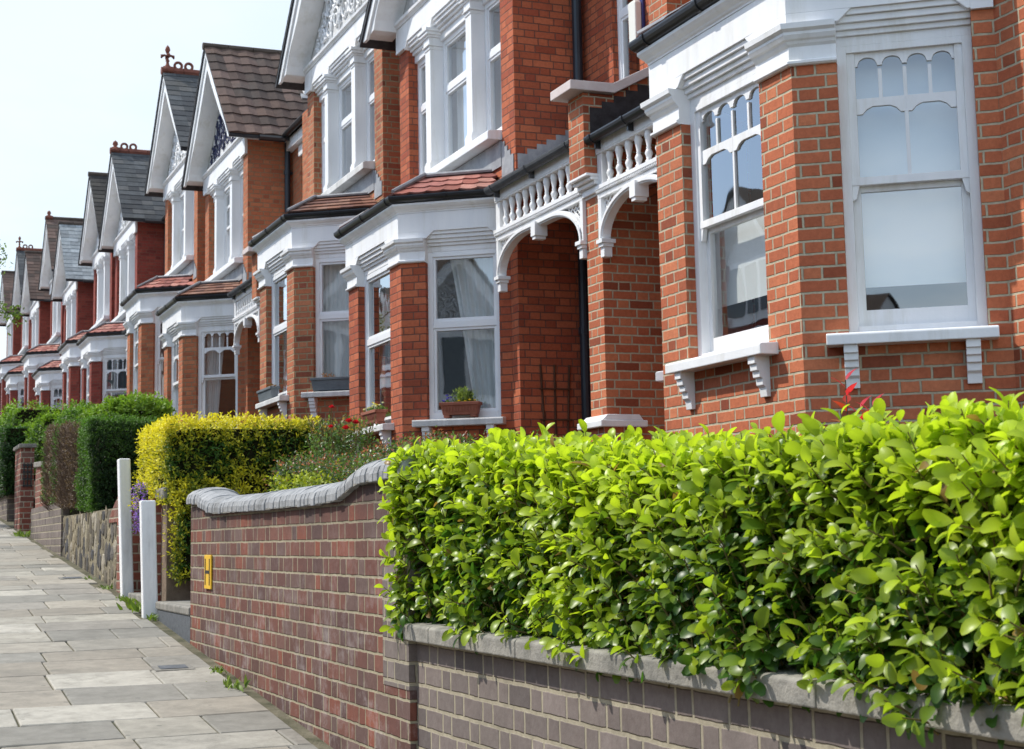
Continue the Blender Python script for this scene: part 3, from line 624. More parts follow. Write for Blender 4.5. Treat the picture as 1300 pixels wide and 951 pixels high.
    for sg in (-1, 1):
        po = [(sg * GW, ZE - .02), (sg * (GW + .01), ZE + .02), (0, ZA), (0, ZA - .36), (sg * .4, ZA - .36 - .41)]
        xs = [(1.10, 6.62), (1.28, 6.48), (1.45, 6.36), (1.58, 6.25), (1.68, 6.13), (1.74, 6.02)]
        po += [(sg * a_, zo + z_) for a_, z_ in xs]
        bb.prism(po, (0, yc, 0), (0, 1, 0), Zv, (1, 0, 0), GA, GE - .025)
        po2 = [(sg * (GW + .035), ZE - .06), (sg * (GW + .04), ZE - .01), (0, ZA + .03), (0, ZA - .12), (sg * (GW - .10), ZE - .06)]
        bb.prism(po2, (0, yc, 0), (0, 1, 0), Zv, (1, 0, 0), GA - .03, GA + .01)
    bb.build('bargeboard', WHITE, H, bevel=.004)
    XK = 9.6; gr = MB(); tl = p['tile']; pan = p.get('pan', False)
    slope = (ZA - ZE) / GW
    for sg in (-1, 1):
        e = GW + .10; A3 = (GA - .06, yc + sg * e, ZA + .07 - slope * e); B3 = (XK, yc + sg * e, ZA + .07 - slope * e); C3 = (XK, yc, ZA + .07); D3 = (GA - .06, yc, ZA + .07)
        tiled(gr, A3, B3, C3, D3, .30 if pan else .20, .022 if pan else 0, .30 if pan else .26, tl, th=.022 if pan else .011, seed=int(yc * 3) + sg)
    gr.build('gable_roof', ROOFT, H, recalc=False)
    vg = MB()
    for sg in (-1, 1): vg.prism([(sg * (GW + .09), ZE - .10), (sg * (GW + .1), ZE - .045), (0, ZA + .06), (0, ZA + .02)], (0, yc, 0), (0, 1, 0), Zv, (1, 0, 0), GA - .055, XK)
    vg.build('roof_edge', ROOFBLK, H)
    rd = MB()
    for k in range(9):
        x0 = GA - .08 + k * .46; rd.tube([(x0, yc, ZA + .07), (x0 + .45, yc, ZA + .07)], .085 if p.get('crest') else .07, 8)
    if p.get('crest'):
        for k in range(0, 9, 2):
            for dx in (.12, .34):
                x0 = GA + .15 + k * .46 + dx; rd.tube([(x0 + .075 * math.cos(t), yc, ZA + .2 + .075 * math.sin(t)) for t in np.linspace(0, 2 * pi, 14)], .03, 6, caps=False)
            rd.box(GA + .15 + k * .46, GA + .15 + k * .46 + .44, yc - .02, yc + .02, ZA + .1, ZA + .15)
    ro = rd.build('ridge_tiles', RIDGE if p.get('crest') else MATS['roof_dark'], H)
    if p.get('finial'):
        fn = MB(); c = (GA + .05, yc, ZA + .06); fn.box(c[0] - .10, c[0] + .12, yc - .085, yc + .085, ZA + .03, ZA + .15)
        if p['finial'] == 'cross':
            fn.lathe(c, [(.07, .05), (.08, .10), (.04, .14), (.028, .20), (.045, .23), (.024, .26), (.024, .38), (.036, .41), (.055, .46), (.04, .52), (.0, .57)], 10)
            for dx, dy in ((0, 1), (0, -1), (1, 0), (-1, 0)): fn.tube([(c[0] + dx * a_, yc + dy * a_, c[2] + z_) for a_, z_ in ((0, .31), (.06, .345), (.12, .33), (.13, .28))], [.027, .024, .036, .015], 8)
        else: fn.lathe(c, [(.07, .05), (.08, .10), (.04, .13), (.07, .18), (.055, .24), (.015, .27), (0, .29)], 10)
        fn.build('finial', RIDGE, H, smooth=True)
    # side eaves of the gable block, and the eaves over the recess
    for sg, wd in ((ps, pw), (-ps, p['ow'])):
        ev = MB(); eb = MB(); y0 = yc + sg * hw; eb.box(XG + .0, XR - .13, *sorted((y0 + sg * .002, y0 + sg * .09)), zo + 5.985, zo + 6.05)
        ev.tube([(XG + .12, yc + sg * (GW + .08), zo + 5.95), (XR - .2, yc + sg * (GW + .08), zo + 5.95)], .055, 8); ev.box(XG + .05, XR, *sorted((y0 + sg * .09, y0 + sg * .24)), zo + 5.99, zo + 6.03)
        a = yc + sg * (hw + .01); b = yc + sg * (hw + wd); eb.box(XR - .12, XR - .002, *sorted((a, b)), zo + 5.80, zo + 5.98); ev.tube([(XR - .2, a, zo + 6.02), (XR - .2, b, zo + 6.02)], .055, 8)
        ev.build('eaves_gutter', BLACKP, H); eb.build('eaves_board', WHITE, H)
    ymin, ymax = sorted((yc + ps * (hw + pw), yc - ps * (hw + p['ow'])))
    mr = MB(); tiled(mr, (XR - .2, ymin, zo + 6.05), (XR - .2, ymax, zo + 6.05), (9.4, ymax, zo + 7.95), (9.4, ymin, zo + 7.95), .3, 0, .5, tl, th=.015, seed=3)
    tiled(mr, (12.2, ymax, zo + 6.05), (12.2, ymin, zo + 6.05), (9.4, ymin, zo + 7.95), (9.4, ymax, zo + 7.95), .6, 0, 1.2, tl, th=.015, seed=4); mr.build('main_roof', ROOFT, H, recalc=False)
    # --- recess window and front door
    a = yc + ps * hw; t0, t1 = pwin; y0 = min(a + ps * t0, a + ps * t1)
    window(H, (XR + .1, y0), (0, 1), (-1, 0), t1 - t0, zo + 4.0, zo + 5.6, 'plain', UPVC, sash_z=zo + 4.95)
    rh = MB(); rh.box(XR - .03, XR + .1, y0 - .06, y0 + t1 - t0 + .06, zo + 5.6, zo + 5.78); rh.box(XR - .07, XR + .1, y0 - .08, y0 + t1 - t0 + .08, zo + 3.93, zo + 4.0); rh.build('window_surround', WHITE, H, bevel=.004)
    t0, t1 = door; y0, y1 = sorted((a + ps * t0, a + ps * t1)); dr = MB()
    dr.box(XR + .12, XR + .16, y0 + .06, y1 - .06, zo + .2, zo + 2.24); dr.box(XR + .05, XR + .18, y0, y0 + .06, zo + .2, zo + 2.3); dr.box(XR + .05, XR + .18, y1 - .06, y1, zo + .2, zo + 2.3); dr.box(XR + .05, XR + .18, y0 + .06, y1 - .06, zo + 2.24, zo + 2.3)
    for zz0, zz1 in ((.35, 1.0), (1.15, 2.1)):
        for u in (.12, .46): dr.box(XR + .105, XR + .12, y0 + u, y0 + u + .26, zo + zz0, zo + zz1)
    do = dr.build('front_door', DOORP, H, bevel=.004); MB().lathe((XR + .09, y0 + .12, zo + 1.1), [(.02, -.03), (.03, 0), (.02, .03)], 8).build('handle', LEAD, do)
    st = MB(); st.box(5.5, XR + .2, *sorted((a + ps * .02, a + ps * (pw - .17))), zb, zo + .2); st.build('porch_step', CONC, H)
    # --- porch screen
    T = pw - .15; Yt = lambda t: a + ps * t; X0, X1 = 5.612, 5.69; O3 = (0, a, 0); U3 = (0, ps, 0)
    bx = lambda mb, t0, t1, z0, z1, x0=X0, x1=X1: mb.box(x0, x1, *sorted((Yt(t0), Yt(t1))), zo + z0, zo + z1)
    sc = MB(); bx(sc, .01, T, 3.185, 3.30, 5.60, 5.70); bx(sc, .01, T, 3.17, 3.185, 5.605, 5.695)
    bx(sc, .01, T, 2.79, 2.835, 5.61, 5.69); bx(sc, .01, T, 2.86, 2.895, 5.585, 5.70); bx(sc, .01, T, 2.835, 2.86, 5.60, 5.695)
    n = int((T - .02) / .028)
    if det >= 2:
        for k in range(n): bx(sc, .02 + k * .028, .034 + k * .028, 2.838, 2.858, 5.588, 5.60)
    bx(sc, .01, .105, 2.895, 3.17, 5.615, 5.688); bx(sc, T - .09, T, 2.895, 3.17, 5.615, 5.688)
    # arch band
    zc0 = 2.44; zcr = 2.755; ra = min(.62, T * .42); pts = []
    for i in range(13): an = pi - (pi / 2) * i / 12; pts.append((.07 + ra + ra * math.cos(an), zc0 + (zcr - zc0) * math.sin(an)))
    for i in range(13): an = pi / 2 - (pi / 2) * i / 12; pts.append((T - .07 - ra + ra * math.cos(an), zc0 + (zcr - zc0) * math.sin(an)))
    outer = []
    for i, (t, z) in enumerate(pts):
        p0, p1 = np.array(pts[max(0, i - 1)]), np.array(pts[min(len(pts) - 1, i + 1)]); d = p1 - p0; d /= np.linalg.norm(d) + 1e-9; outer.append((t - d[1] * .055, z + d[0] * .055))
    for i in range(len(pts) - 1):
        po = [pts[i], pts[i + 1], outer[i + 1], outer[i]]; sc.prism([(t, zo + z) for t, z in po], O3, U3, Zv, (1, 0, 0), X0, X1)
        ins = lambda A_, B_, f_: (A_[0] + (B_[0] - A_[0]) * f_, A_[1] + (B_[1] - A_[1]) * f_)
        sc.prism([(t, zo + z) for t, z in (ins(pts[i], outer[i], .25), ins(pts[i + 1], outer[i + 1], .25), ins(pts[i + 1], outer[i + 1], .75), ins(pts[i], outer[i], .75))], O3, U3, Zv, (1, 0, 0), X0 - .014, X0)
    bx(sc, .012, .06, 2.44, 2.79); bx(sc, T - .06, T, 2.44, 2.79)
    bx(sc, T / 2 - .05, T / 2 + .05, 2.66, 2.79, 5.575, 5.70); bx(sc, T / 2 - .035, T / 2 + .035, 2.63, 2.66, 5.585, 5.69)
    so2 = sc.build('porch_screen', WHITE, H, bevel=.002 if det >= 2 else 0)
    for t0 in (.0, T - .115): co2 = MB(); bx(co2, t0, t0 + .115, 2.405, 2.44, 5.585, 5.715); bx(co2, t0 + .012, t0 + .103, 2.375, 2.405, 5.6, 5.70); bx(co2, t0 + .022, t0 + .093, 2.29, 2.375, 5.615, 5.69); co2.build('porch_corbel', WHITE, so2, bevel=.003)
    if det >= 1:
        for sgn in (0, 1):
            lt = MB()
            for i in range(7):
                for j in range(6):
                    t, z = .085 + i * .07, 2.50 + j * .055
                    if i > 0 or j > 0:
                        k = min(12, max(0, int(round((t - .07) / ra * 12)))); an = math.acos(max(-1, min(1, (t - .07 - ra) / ra))) if t < .07 + ra else pi / 2; zl = zc0 + (zcr - zc0) * math.sin(an) + .05
                        if z > zl and z < 2.78:
                            tt = t if sgn == 0 else T - t
                            for dx in (-1, 1): lt.tube([(5.655, Yt(tt - dx * .036), zo + z - .03), (5.655, Yt(tt + dx * .036), zo + z + .03)], .009, 4)
            lt.build('fretwork', WHITE, so2)
    nb = max(3, int((T - .2) / .155)); bal = None
    for k in range(nb):
        t = .105 + (T - .195) * (k + .5) / nb
        if bal is None:
            bm2 = MB(); bm2.lathe((5.65, Yt(t), zo), [(.030, 2.895), (.030, 2.925), (.02, 2.935), (.026, 2.96), (.034, 2.985), (.026, 3.005), (.017, 3.02), (.022, 3.03), (.017, 3.04), (.024, 3.08), (.033, 3.12), (.035, 3.14), (.028, 3.15), (.03, 3.17)], 10); bal = bm2.build('baluster', WHITE, H, smooth=True); bt = t
        else:
            c = bal.copy(); COL.objects.link(c); c.parent = H; c.location = (0, ps * (t - bt), 0)
    # lean-to roof and its gutter
    yA, yB = sorted((a + ps * .003, Yt(T))); pr = MB()
    pr.prism([(5.58, zo + 3.32), (5.58, zo + 3.345), (XR, zo + 3.96), (XR, zo + 3.92)], (0, yA, 0), (1, 0, 0), Zv, (0, 1, 0), 0, yB - yA)
    pr.box(5.60, 5.70, yA, yB, zo + 3.302, zo + 3.33); pr.build('porch_roof', ROOFBLK if p.get('blackporch') else LEAD, H)
    pg = MB(); pg.sweep([(5.70, yA + .0), (5.70, yB)], gprof(.052, 3.30, .155)); 
    for t in (.15, T * .5, T - .1): c = Yt(t); pg.sweep([(5.70, c - .02), (5.70, c + .02)], gprof(.06, 3.30, .155)); pg.box(5.55, 5.60, c - .012, c + .012, zo + 3.2, zo + 3.3)
    pg.build('porch_gutter', BLACKP if p.get('blackporch') else MATS['grey_black_gutter'], H)
    fl = MB()                                   # stepped flashing on the block's flank
    for k in range(7):
        x0 = 5.86 + k * .105; z0 = zo + 3.385 + (x0 - 5.5) * .523; fl.box(x0, x0 + .105, *sorted((a + ps * .001, a + ps * .006)), z0 - .03, z0 + .12)
    fl.build('porch_flashing', LEAD, H)
    # party pier (belongs to the uphill house of each pair)
    if p.get('party'):
        sg = ps; yd0, yd1 = p['party']; pm = MB(); ZP = zo
        pm.box(5.645, XR + .0, yd0, yd1, zb, ZP + 2.78); pm.prism([(5.50, ZP + 2.95), (5.50, ZP + 3.645), (5.76, ZP + 3.645), (XR, ZP + 4.10), (XR, ZP + 2.95)], (0, yd0, 0), (1, 0, 0), Zv, (0, 1, 0), 0, yd1 - yd0)
        pm.box(XR - .28, XR - .002, yd0 - .02, yd1 + .02, ZP + 4.12, ZP + 6.0)
        po_ = pm.build('party_pier', B_A if p.get('pA') else bm_, H)
        cc = MB()
        for k, (x0, z0, z1) in enumerate(((5.635, 2.78, 2.80), (5.61, 2.80, 2.86), (5.575, 2.86, 2.895), (5.54, 2.895, 2.925), (5.50, 2.925, 2.95))): cc.box(x0, 5.75, yd0 - .012 - .004 * k, yd1 + .012 + .004 * k, ZP + z0, ZP + z1)
        cc.build('pier_corbel', WHITE, po_, bevel=.006)
        cp = MB(); cp.prism([(5.36, ZP + 3.65), (5.36, ZP + 3.73), (5.765, ZP + 3.735), (XR - .29, ZP + 4.02), (XR - .29, ZP + 3.94), (5.775, ZP + 3.65)], (0, yd0 - .06, 0), (1, 0, 0), Zv, (0, 1, 0), 0, yd1 - yd0 + .12); cp.build('pier_coping', MATS['pinkish_white_coping'], po_, bevel=.006)
        bs = MB(); bs.box(5.55, 5.98, yd0 - .09, yd1 + .09, ZP + .82, ZP + .875); bs.prism([(5.57, ZP + .875), (5.625, ZP + .925), (5.92, ZP + .925), (5.96, ZP + .875)], (0, yd0 - .06, 0), (1, 0, 0), Zv, (0, 1, 0), 0, yd1 - yd0 + .12); bs.build('pier_base', WHITE, po_, bevel=.008)
        b2 = MB(); b2.box(5.60, 5.94, yd0 - .04, yd1 + .04, zb, ZP + .82); b2.build('pier_plinth', B_A if p.get('pA') else bm_, po_)
        for s_, yy in ((-1, yd0), (1, yd1)):
            sf = MB()
            for k in range(9): x0 = 5.56 + k * .115; z0 = ZP + 3.385 + (x0 - 5.5) * .523; sf.box(x0, x0 + .115, *sorted((yy + s_ * .001, yy + s_ * .006)), z0 - .2, z0 + .105)
            sf.build('pier_flashing', ROOFBLK, po_)
    if p.get('pipe'):
        dp = MB(); yy = yc - hw - .07; dp.tube([(XR - .09, yy, zo + 5.95), (XR - .09, yy, zb)], .05, 12)
        for zz in (5.4, 4.0, 1.9, .6): dp.tube([(XR - .09, yy, zo + zz), (XR - .09, yy, zo + zz + .07)], .062, 12); dp.box(XR - .09, XR - .002, yy - .02, yy + .02, zo + zz + .01, zo + zz + .05)
        dp.build('downpipe', NAVYP, H, smooth=False)
    return H, wfr
MATS['roof_dark'] = plain('dark_ridge_tile', (.05, .04, .035), (.1, .075, .06), 9, .85, .005, 40, .2)
MATS['grey_black_gutter'] = plain('weathered_black_gutter', (.035, .038, .042), (.07, .073, .078), 8, .55, .001, 30, .4)
MATS['pinkish_white_coping'] = plain('off_white_coping_paint', (.56, .47, .45), (.66, .60, .58), 5, .8, .003, 40, .3)
HS = {}
hp = dict(
 A=dict(yc=8.465, m=-1, zo=0, brick=B_A, hf=.853, pw=1.57, ow=.34, end=True, win='sash', tile=TILE_DARK, bayroof='scallop', baytile=TILE_RUST, blackporch=True,
   label='nearest house, orange brick with thick cream mortar, roller blinds in its sash windows'),
 B=dict(yc=15.80, m=1, zo=.06, brick=B_B, hf=.925, pw=2.16, ow=.34, win='plain', win1='plain', tile=TILE_DARK, bayroof='scallop', baytile=TILE_PINK, party=(11.69, 11.99), pA=True, pipe=True,
   label='deep red brick house with dark mortar and terracotta flower troughs on its sills'),
 C=dict(yc=20.08, m=-1, zo=.73, brick=B_C, hf=.925, pw=1.96, ow=.33, win='plain', win1='plain', tile=TILE_DARK, bayroof='plain', baytile=TILE_RUST, oldsill=True,
   label='sandy mortared orange house with grey wooden troughs and a pale net curtain'),
 D=dict(yc=27.60, m=1, zo=.80, brick=B_D, hf=.9, pw=1.96, ow=.33, win='sash', tile=TILE_BROWN, pan=True, bayroof='plain', baytile=TILE_RUST, orn=ORN_B, pipe=True, party=(23.69, 23.99),
   label='house with ribbed brown tile roof, skylight and dark blue scrollwork in its gable'),
 E=dict(yc=31.97, m=-1, zo=1.60, brick=B_D, hf=.9, pw=2.0, ow=.4, win='sash', tile=TILE_SLATE, crest=True, finial='cross', bayroof='scallop', baytile=TILE_PINK,
   label='dark slate gabled house with red ridge and tall fleur finial behind the brown tiled one'),
 F=dict(yc=39.35, m=1, zo=1.66, brick=B_F, hf=.9, pw=1.9, ow=.35, win='sash', tile=TILE_SLATE, crest=True, finial='knob', bayroof='scallop', baytile=TILE_PINK, det=1, pipe=True, party=(35.55, 35.85),
   label='maroon brick house with grey slate gable roof and red looped ridge crests'),
 G=dict(yc=43.55, m=-1, zo=2.0, brick=B_F, hf=.9, pw=1.9, ow=.35, win='sash', tile=TILE_DARK, bayroof='scallop', baytile=TILE_PINK, det=1,
   label='maroon brick house with near black tiled gable, beside the looped ridge crests'),
 H=dict(yc=50.8, m=1, zo=2.03, brick=B_F, hf=.9, pw=1.7, ow=.35, win='sash', tile=TILE_LIGHT, bayroof='scallop', baytile=TILE_PINK, det=0, party=(47.25, 47.5),
   label='distant house with pale grey slate gable roof and dark red flank wall'),
 I=dict(yc=54.9, m=-1, zo=3.0, brick=B_F, hf=.9, pw=1.8, ow=.35, win='sash', tile=TILE_BROWN, finial='knob', bayroof='scallop', baytile=TILE_PINK, det=0,
   label='distant house with brown tiled gable rising behind the pale grey slate roof'),
 J=dict(yc=62.2, m=1, zo=3.1, brick=B_F, hf=.9, pw=1.7, ow=.35, win='sash', tile=TILE_BROWN, bayroof='scallop', baytile=TILE_PINK, det=0, party=(58.7, 58.95),
   label='far house with low brown tiled gable just left of the pale grey slate roof'),
 K=dict(yc=66.2, m=-1, zo=3.92, brick=B_F, hf=.9, pw=1.8, ow=.35, win='sash', tile=TILE_SLATE, crest=True, finial='cross', bayroof='scallop', baytile=TILE_PINK, det=0,
   label='far house whose slate gable carries a dark cross finial against the sky'),
 L=dict(yc=73.6, m=1, zo=4.2, brick=B_F, hf=.9, pw=1.7, ow=.35, win='sash', tile=TILE_BROWN, bayroof='scallop', baytile=TILE_PINK, det=0, party=(70.1, 70.35),
   label='farthest house at the left edge, its brown tiled gable beyond the cross finial'))
for k_, p_ in hp.items(): HS[k_] = house(p_)
HA, HB = HS['A'][0], HS['B'][0]
# blinds, curtains
def wf(k, i): return HS[k][1][i]
O, U, N, w = wf('A', 0); curtain('white roller blind half drawn in the large angled bay window nearest the camera', O - N * .14, U, N, .03, w - .03, 1.40, 2.78, folds=0, depth=.0015, mat=BLIND, cat='blind', group='roller blinds', name='roller_blind')
O, U, N, w = wf('A', 1); curtain('white roller blind in the narrow foreshortened bay window above the long white sill', O - N * .14, U, N, .0, w + .10, 1.47, 2.0, folds=0, depth=.0015, mat=BLIND, cat='blind', group='roller blinds', name='roller_blind')
O, U, N, w = wf('A', 2); curtain('white roller blind in the far angled window of the nearest bay, seen through the panes', O - N * .14, U, N, .03, w - .03, 1.3, 2.78, folds=0, depth=.0015, mat=BLIND, cat='blind', group='roller blinds', name='roller_blind')
O, U, N, w = wf('B', 0); curtain('sheer white curtain swept to one side behind the terracotta trough', O - N * .13, U, N, .03, w - .03, 1.2, 2.86, left=lambda t: 0.0, right=lambda t: .80 - .38 * min(1, t) ** .9, folds=6, depth=.02, group='sheer curtains')
O, U, N, w = wf('C', 0); curtain('pale net curtain filling the window above the grey trough', O - N * .13, U, N, .03, w - .03, 1.85, 3.52, folds=12, depth=.008, group='sheer curtains')
O, U, N, w = wf('D', 0); curtain('net curtains drawn to the left of the sash window above the yellow hedge', O - N * .13, U, N, .03, w - .03, 1.95, 3.58, right=lambda t: .95, left=lambda t: .45 + .2 * t, folds=7, depth=.02, group='sheer curtains')
curtain('grey curtain behind the first floor middle window of the deep red house', (6.1, 15.8 - .5), (0, 1), (-1, 0), 0, 1.0, 4.1, 5.6, left=lambda t: .55, folds=6, depth=.02, group='sheer curtains')
curtain('grey curtain behind the nearer first floor window of the deep red house', (6.1, 15.8 - 1.42), (0, 1), (-1, 0), 0, .6, 4.1, 5.6, left=lambda t: .0, folds=6, depth=.02, group='sheer curtains')
# skylight on D
yD, zD = 27.60, .80; sk = thing('skylight', (7.2, yD - .9, zD + 7.2), 'white framed skylight set in the ribbed brown tile roof', 'skylight')
sd = np.array([0, -2.05, -2.03]); sd = sd / np.linalg.norm(sd); sn = np.array([0, -sd[2], sd[1]]) * -1.0; sn = np.array([0, -.70, .71])
So = np.array([7.0, yD, zD + 8.14]) + sd * .62
f1 = MB(); 
for u0, u1, v0, v1 in ((0, .07, 0, .95), (.58, .65, 0, .95), (.07, .58, 0, .07), (.07, .58, .88, .95)): f1.obox(So, (1, 0, 0), sd, sn, u0, u1, v0, v1, -.02, .09)
f1.build('frame', UPVC, sk, bevel=.006); g1 = MB(); g1.obox(So, (1, 0, 0), sd, sn, .07, .58, .07, .88, .03, .05); g1.build('pane', GLASS, sk); g1 = MB(); g1.obox(So, (1, 0, 0), sd, sn, -.06, .71, .93, 1.08, -.01, .03); g1.build('flashing', LEAD, sk)
# alarm box, security light, trellis
al = thing('alarm_box', (XR - .02, 12.70, 4.75), 'cream alarm box on the brick wall above the black gutter', 'alarm box')
a1 = MB(); a1.prism([(-.07, -.19), (-.05, -.21), (.05, -.21), (.07, -.19), (.075, .17), (.055, .20), (-.055, .20), (-.075, .17)], (0, 12.70, 4.75), (0, 1, 0), Zv, (-1, 0, 0), -XR + .03, -XR + .10); a1.build('cover', ALARM, al, bevel=.012)
a1 = MB(); a1.box(XR - .03, XR - .002, 12.61, 12.79, 4.54, 4.96); a1.build('back_plate', BLUEP, al, bevel=.006)
lt_ = thing('security_light', (XR - .15, 13.55, 2.75), 'small security light under the arched porch of the deep red house', 'lamp')
a1 = MB(); a1.box(XR - .12, XR - .002, 13.47, 13.6, 2.78, 2.86); a1.build('bracket', BLACKP, lt_); a1 = MB(); a1.prism([(-.2, -.06), (-.06, -.10), (-.02, .02), (-.16, .06)], (XR, 13.44, 2.72), (1, 0, 0), Zv, (0, 1, 0), 0, .18); a1.build('lamp_head', LEAD, lt_, bevel=.006)
tr = MB(); yy = 13.985
for x0, x1 in ((6.05, 6.12), (6.20, 6.20), (6.36, 6.30)): tr.tube([(x0, yy, 1.66), (x1, yy, .3)], .012, 5)
for z in (1.42, 1.12, .85): tr.tube([(6.03, yy - .015, z), (6.37, yy - .015, z)], .01, 5)
tag(tr.build('trellis', WOODB), 'thin brown fan trellis leaning on the deep red porch wall', 'trellis')
# ------------------------------------------------------------------ ground, road, pavement
def sheet(name, x0, x1, dz, mat, ys=None, col=None):
    ys = ys or [-60, -30, -10, 0, 5, 10, 14, 20, 30, 40, 60, 80, 120, 200, 400]
    V = []; F = []
    for y in ys: V += [(x0, y, gz(y) + dz), (x1, y, gz(y) + dz)]
    for i in range(len(ys) - 1): a = i * 2; F.append((a, a + 1, a + 3, a + 2))
    return tag(MB().add(V, F).build(name, mat, recalc=False), kind='structure')
sheet('ground', -400, 400, -.30, SOIL)
sheet('road', -9.1, -1.15, -.12, ASPH)
kb = MB()
for i in range(60): y0 = -4 + i * .92; a, b = gz(y0), gz(y0 + .9); kb.add([(x, y, z) for y, g_ in ((y0, a), (y0 + .9, b)) for x, z in ((-1.15, g_ - .2), (-1.15, g_ - .002), (-1.0, g_ - .002), (-1.0, g_ - .2))], [(0, 1, 2, 3), (4, 7, 6, 5), (0, 4, 5, 1), (1, 5, 6, 2), (2, 6, 7, 3), (3, 7, 4, 0)])
tag(kb.build('kerb', GRANITE), kind='structure')
MATS['joint'] = plain('joint_moss_and_sand', (.05, .055, .03), (.20, .18, .13), 5, .95, .01, 60, .1)
sheet('pavement_bed', -1.0, 2.3, -.012, MATS['joint'], [-6 + 2 * i for i in range(54)])
sheet('garden_ground', 2.3, 12, .02, SOIL)
sheet('opposite_pavement', -12.2, -9.1, -.01, CONC)
sb = MB(); r = random.Random(5)
slabc = [(.34, .31, .26), (.27, .25, .22), (.38, .355, .30), (.24, .23, .205), (.31, .275, .225), (.44, .415, .36), (.30, .28, .24), (.28, .25, .205), (.36, .325, .27)]
y = -2.0
while y < 62:
    d = r.choice([.40, .44, .48, .52]); x = -1.0 + r.uniform(-.5, 0)
    while x < 2.02:
        w_ = r.choice([.45, .55, .62, .7, .8]); x0, x1 = max(-1.0, x), min(2.03, x + w_)
        if x1 - x0 > .08:
            c = np.array(r.choice(slabc)) * r.uniform(.85, 1.12); g = .005; j = [r.uniform(-.004, .004) for _ in range(4)]; t = .006
            X = [x0 + g + r.uniform(-.003, .003), x1 - g, x1 - g + r.uniform(-.003, .003), x0 + g]; Y_ = [y + g, y + g + r.uniform(-.004, .004), y + d - g, y + d - g]
            top = [(X[i], Y_[i], gz(Y_[i]) + j[i]) for i in range(4)]; cx, cy = sum(X) / 4, sum(Y_) / 4
            inn = [(px + (t if px < cx else -t), py + (t if py < cy else -t), pz + .0) for px, py, pz in top]; out = [(px, py, pz - .006) for px, py, pz in top]; bot = [(px, py, pz - .04) for px, py, pz in top]
            sb.add(inn + out + bot, [(0, 1, 2, 3)] + [(i, (i + 1) % 4 + 0, (i + 1) % 4 + 4, i + 4)[::-1] for i in range(4)] + [(i + 4, (i + 1) % 4 + 4, (i + 1) % 4 + 8, i + 8)[::-1] for i in range(4)], tuple(c))
        x += w_
    y += d
tag(sb.build('pavement', SLAB, recalc=False), kind='structure')
# small utility covers let into the slabs
for (cx, cy, lab) in ((1.79, 9.95, 'small grey stopcock cover in the paving by the brick wall'), (1.86, 15.7, 'small grey stopcock cover in a pale slab by the rubble wall')):
    t = thing('utility_cover', (cx, cy, gz(cy)), lab, 'utility cover', 'utility covers in the paving')
    a1 = MB(); a1.add([(cx + a, cy + b, gz(cy + b) + .006) for a, b in ((-.12, -.1), (.12, -.1), (.12, .1), (-.12, .1))] + [(cx + a, cy + b, gz(cy + b) - .03) for a, b in ((-.12, -.1), (.12, -.1), (.12, .1), (-.12, .1))], [(0, 1, 2, 3), (0, 4, 5, 1), (1, 5, 6, 2), (2, 6, 7, 3), (3, 7, 4, 0)]); a1.build('frame', CONC, t)
    a1 = MB(); a1.add([(cx + a, cy + b, gz(cy + b) + .0095) for a, b in ((-.085, -.065), (.085, -.065), (.085, .065), (-.085, .065))], [(0, 1, 2, 3)]); a1.build('lid', GRANITE, t, recalc=False)

# ------------------------------------------------------------------ brick garden wall with swept coping
XW = 2.10
bl = [(6.28, .256), (6.61, .256), (6.87, .254), (7.00, .24), (7.12, .215), (7.22, .193), (7.34, .181), (7.6, .176), (8.96, .176), (10.1, .182), (10.33, .196), (10.5, .225), (10.62, .25), (10.75, .262), (11.02, .27)]
gw_ = thing('garden_wall', (XW, 8.6, gz(8.6)), 'purple brick garden wall with curved grey brick coping beside the pavement', 'garden wall')
n = len(bl)
wb = MB()
for i in range(n - 1):
    (y0, z0), (y1, z1) = bl[i], bl[i + 1]; P = [(x, y, z) for x in (XW, XW + .23) for y, z in ((y0, gz(y0) - .2), (y1, gz(y1) - .2), (y1, z1), (y0, z0))]
    fs = [(0, 1, 2, 3), (4, 7, 6, 5), (3, 2, 6, 7)]
    if i == 0: fs.append((0, 3, 7, 4))
    if i == n - 2: fs.append((1, 5, 6, 2))
    wb.add(P, fs)
wb.build('wall', B_G, gw_)
q_ = MB(); q_.box(XW - .004, XW + .1, 6.276, 6.52, -.62, .10); q_.box(XW - .0035, XW + .1, 6.52, 6.63, -.62, -.12); q_.build('quoin', B_L, gw_)
q_ = MB(); q_.box(XW - .012, XW + .0, 6.3, 11.0, -1.6, -1.55); 
cpb = MB(); ys = [b[0] for b in bl]; zs = [b[1] for b in bl]; yy = 6.25; rr = random.Random(3)
arc = [(XW - .035, .0)] + [(XW + .115 - .15 * math.cos(a), .035 + .075 * math.sin(a)) for a in np.linspace(0, pi, 9)] + [(XW + .265, 0)]
while yy < 11.0:
    d = .066; zc1, zc2 = np.interp(yy, ys, zs), np.interp(yy + d, ys, zs); j = rr.uniform(-.005, .005)
    for g, s in ((.0035, 0),):
        A_ = [(x + j, yy + g, zc1 + z + j) for x, z in arc]; B_ = [(x + j, yy + d - g, zc2 + z + j) for x, z in arc]; k = len(arc)
        cpb.add(A_ + B_, [(i, i + 1, k + i + 1, k + i) for i in range(k - 1)] + [tuple(range(k)), tuple(range(k, 2 * k))[::-1], (0, k, 2 * k - 1, k - 1)])
    yy += d
cpb.build('coping', COPE, gw_, bevel=.004)
mcore = MB(); arc2 = [(XW + .115 + (x - XW - .115) * .965, z * .94) for x, z in arc]
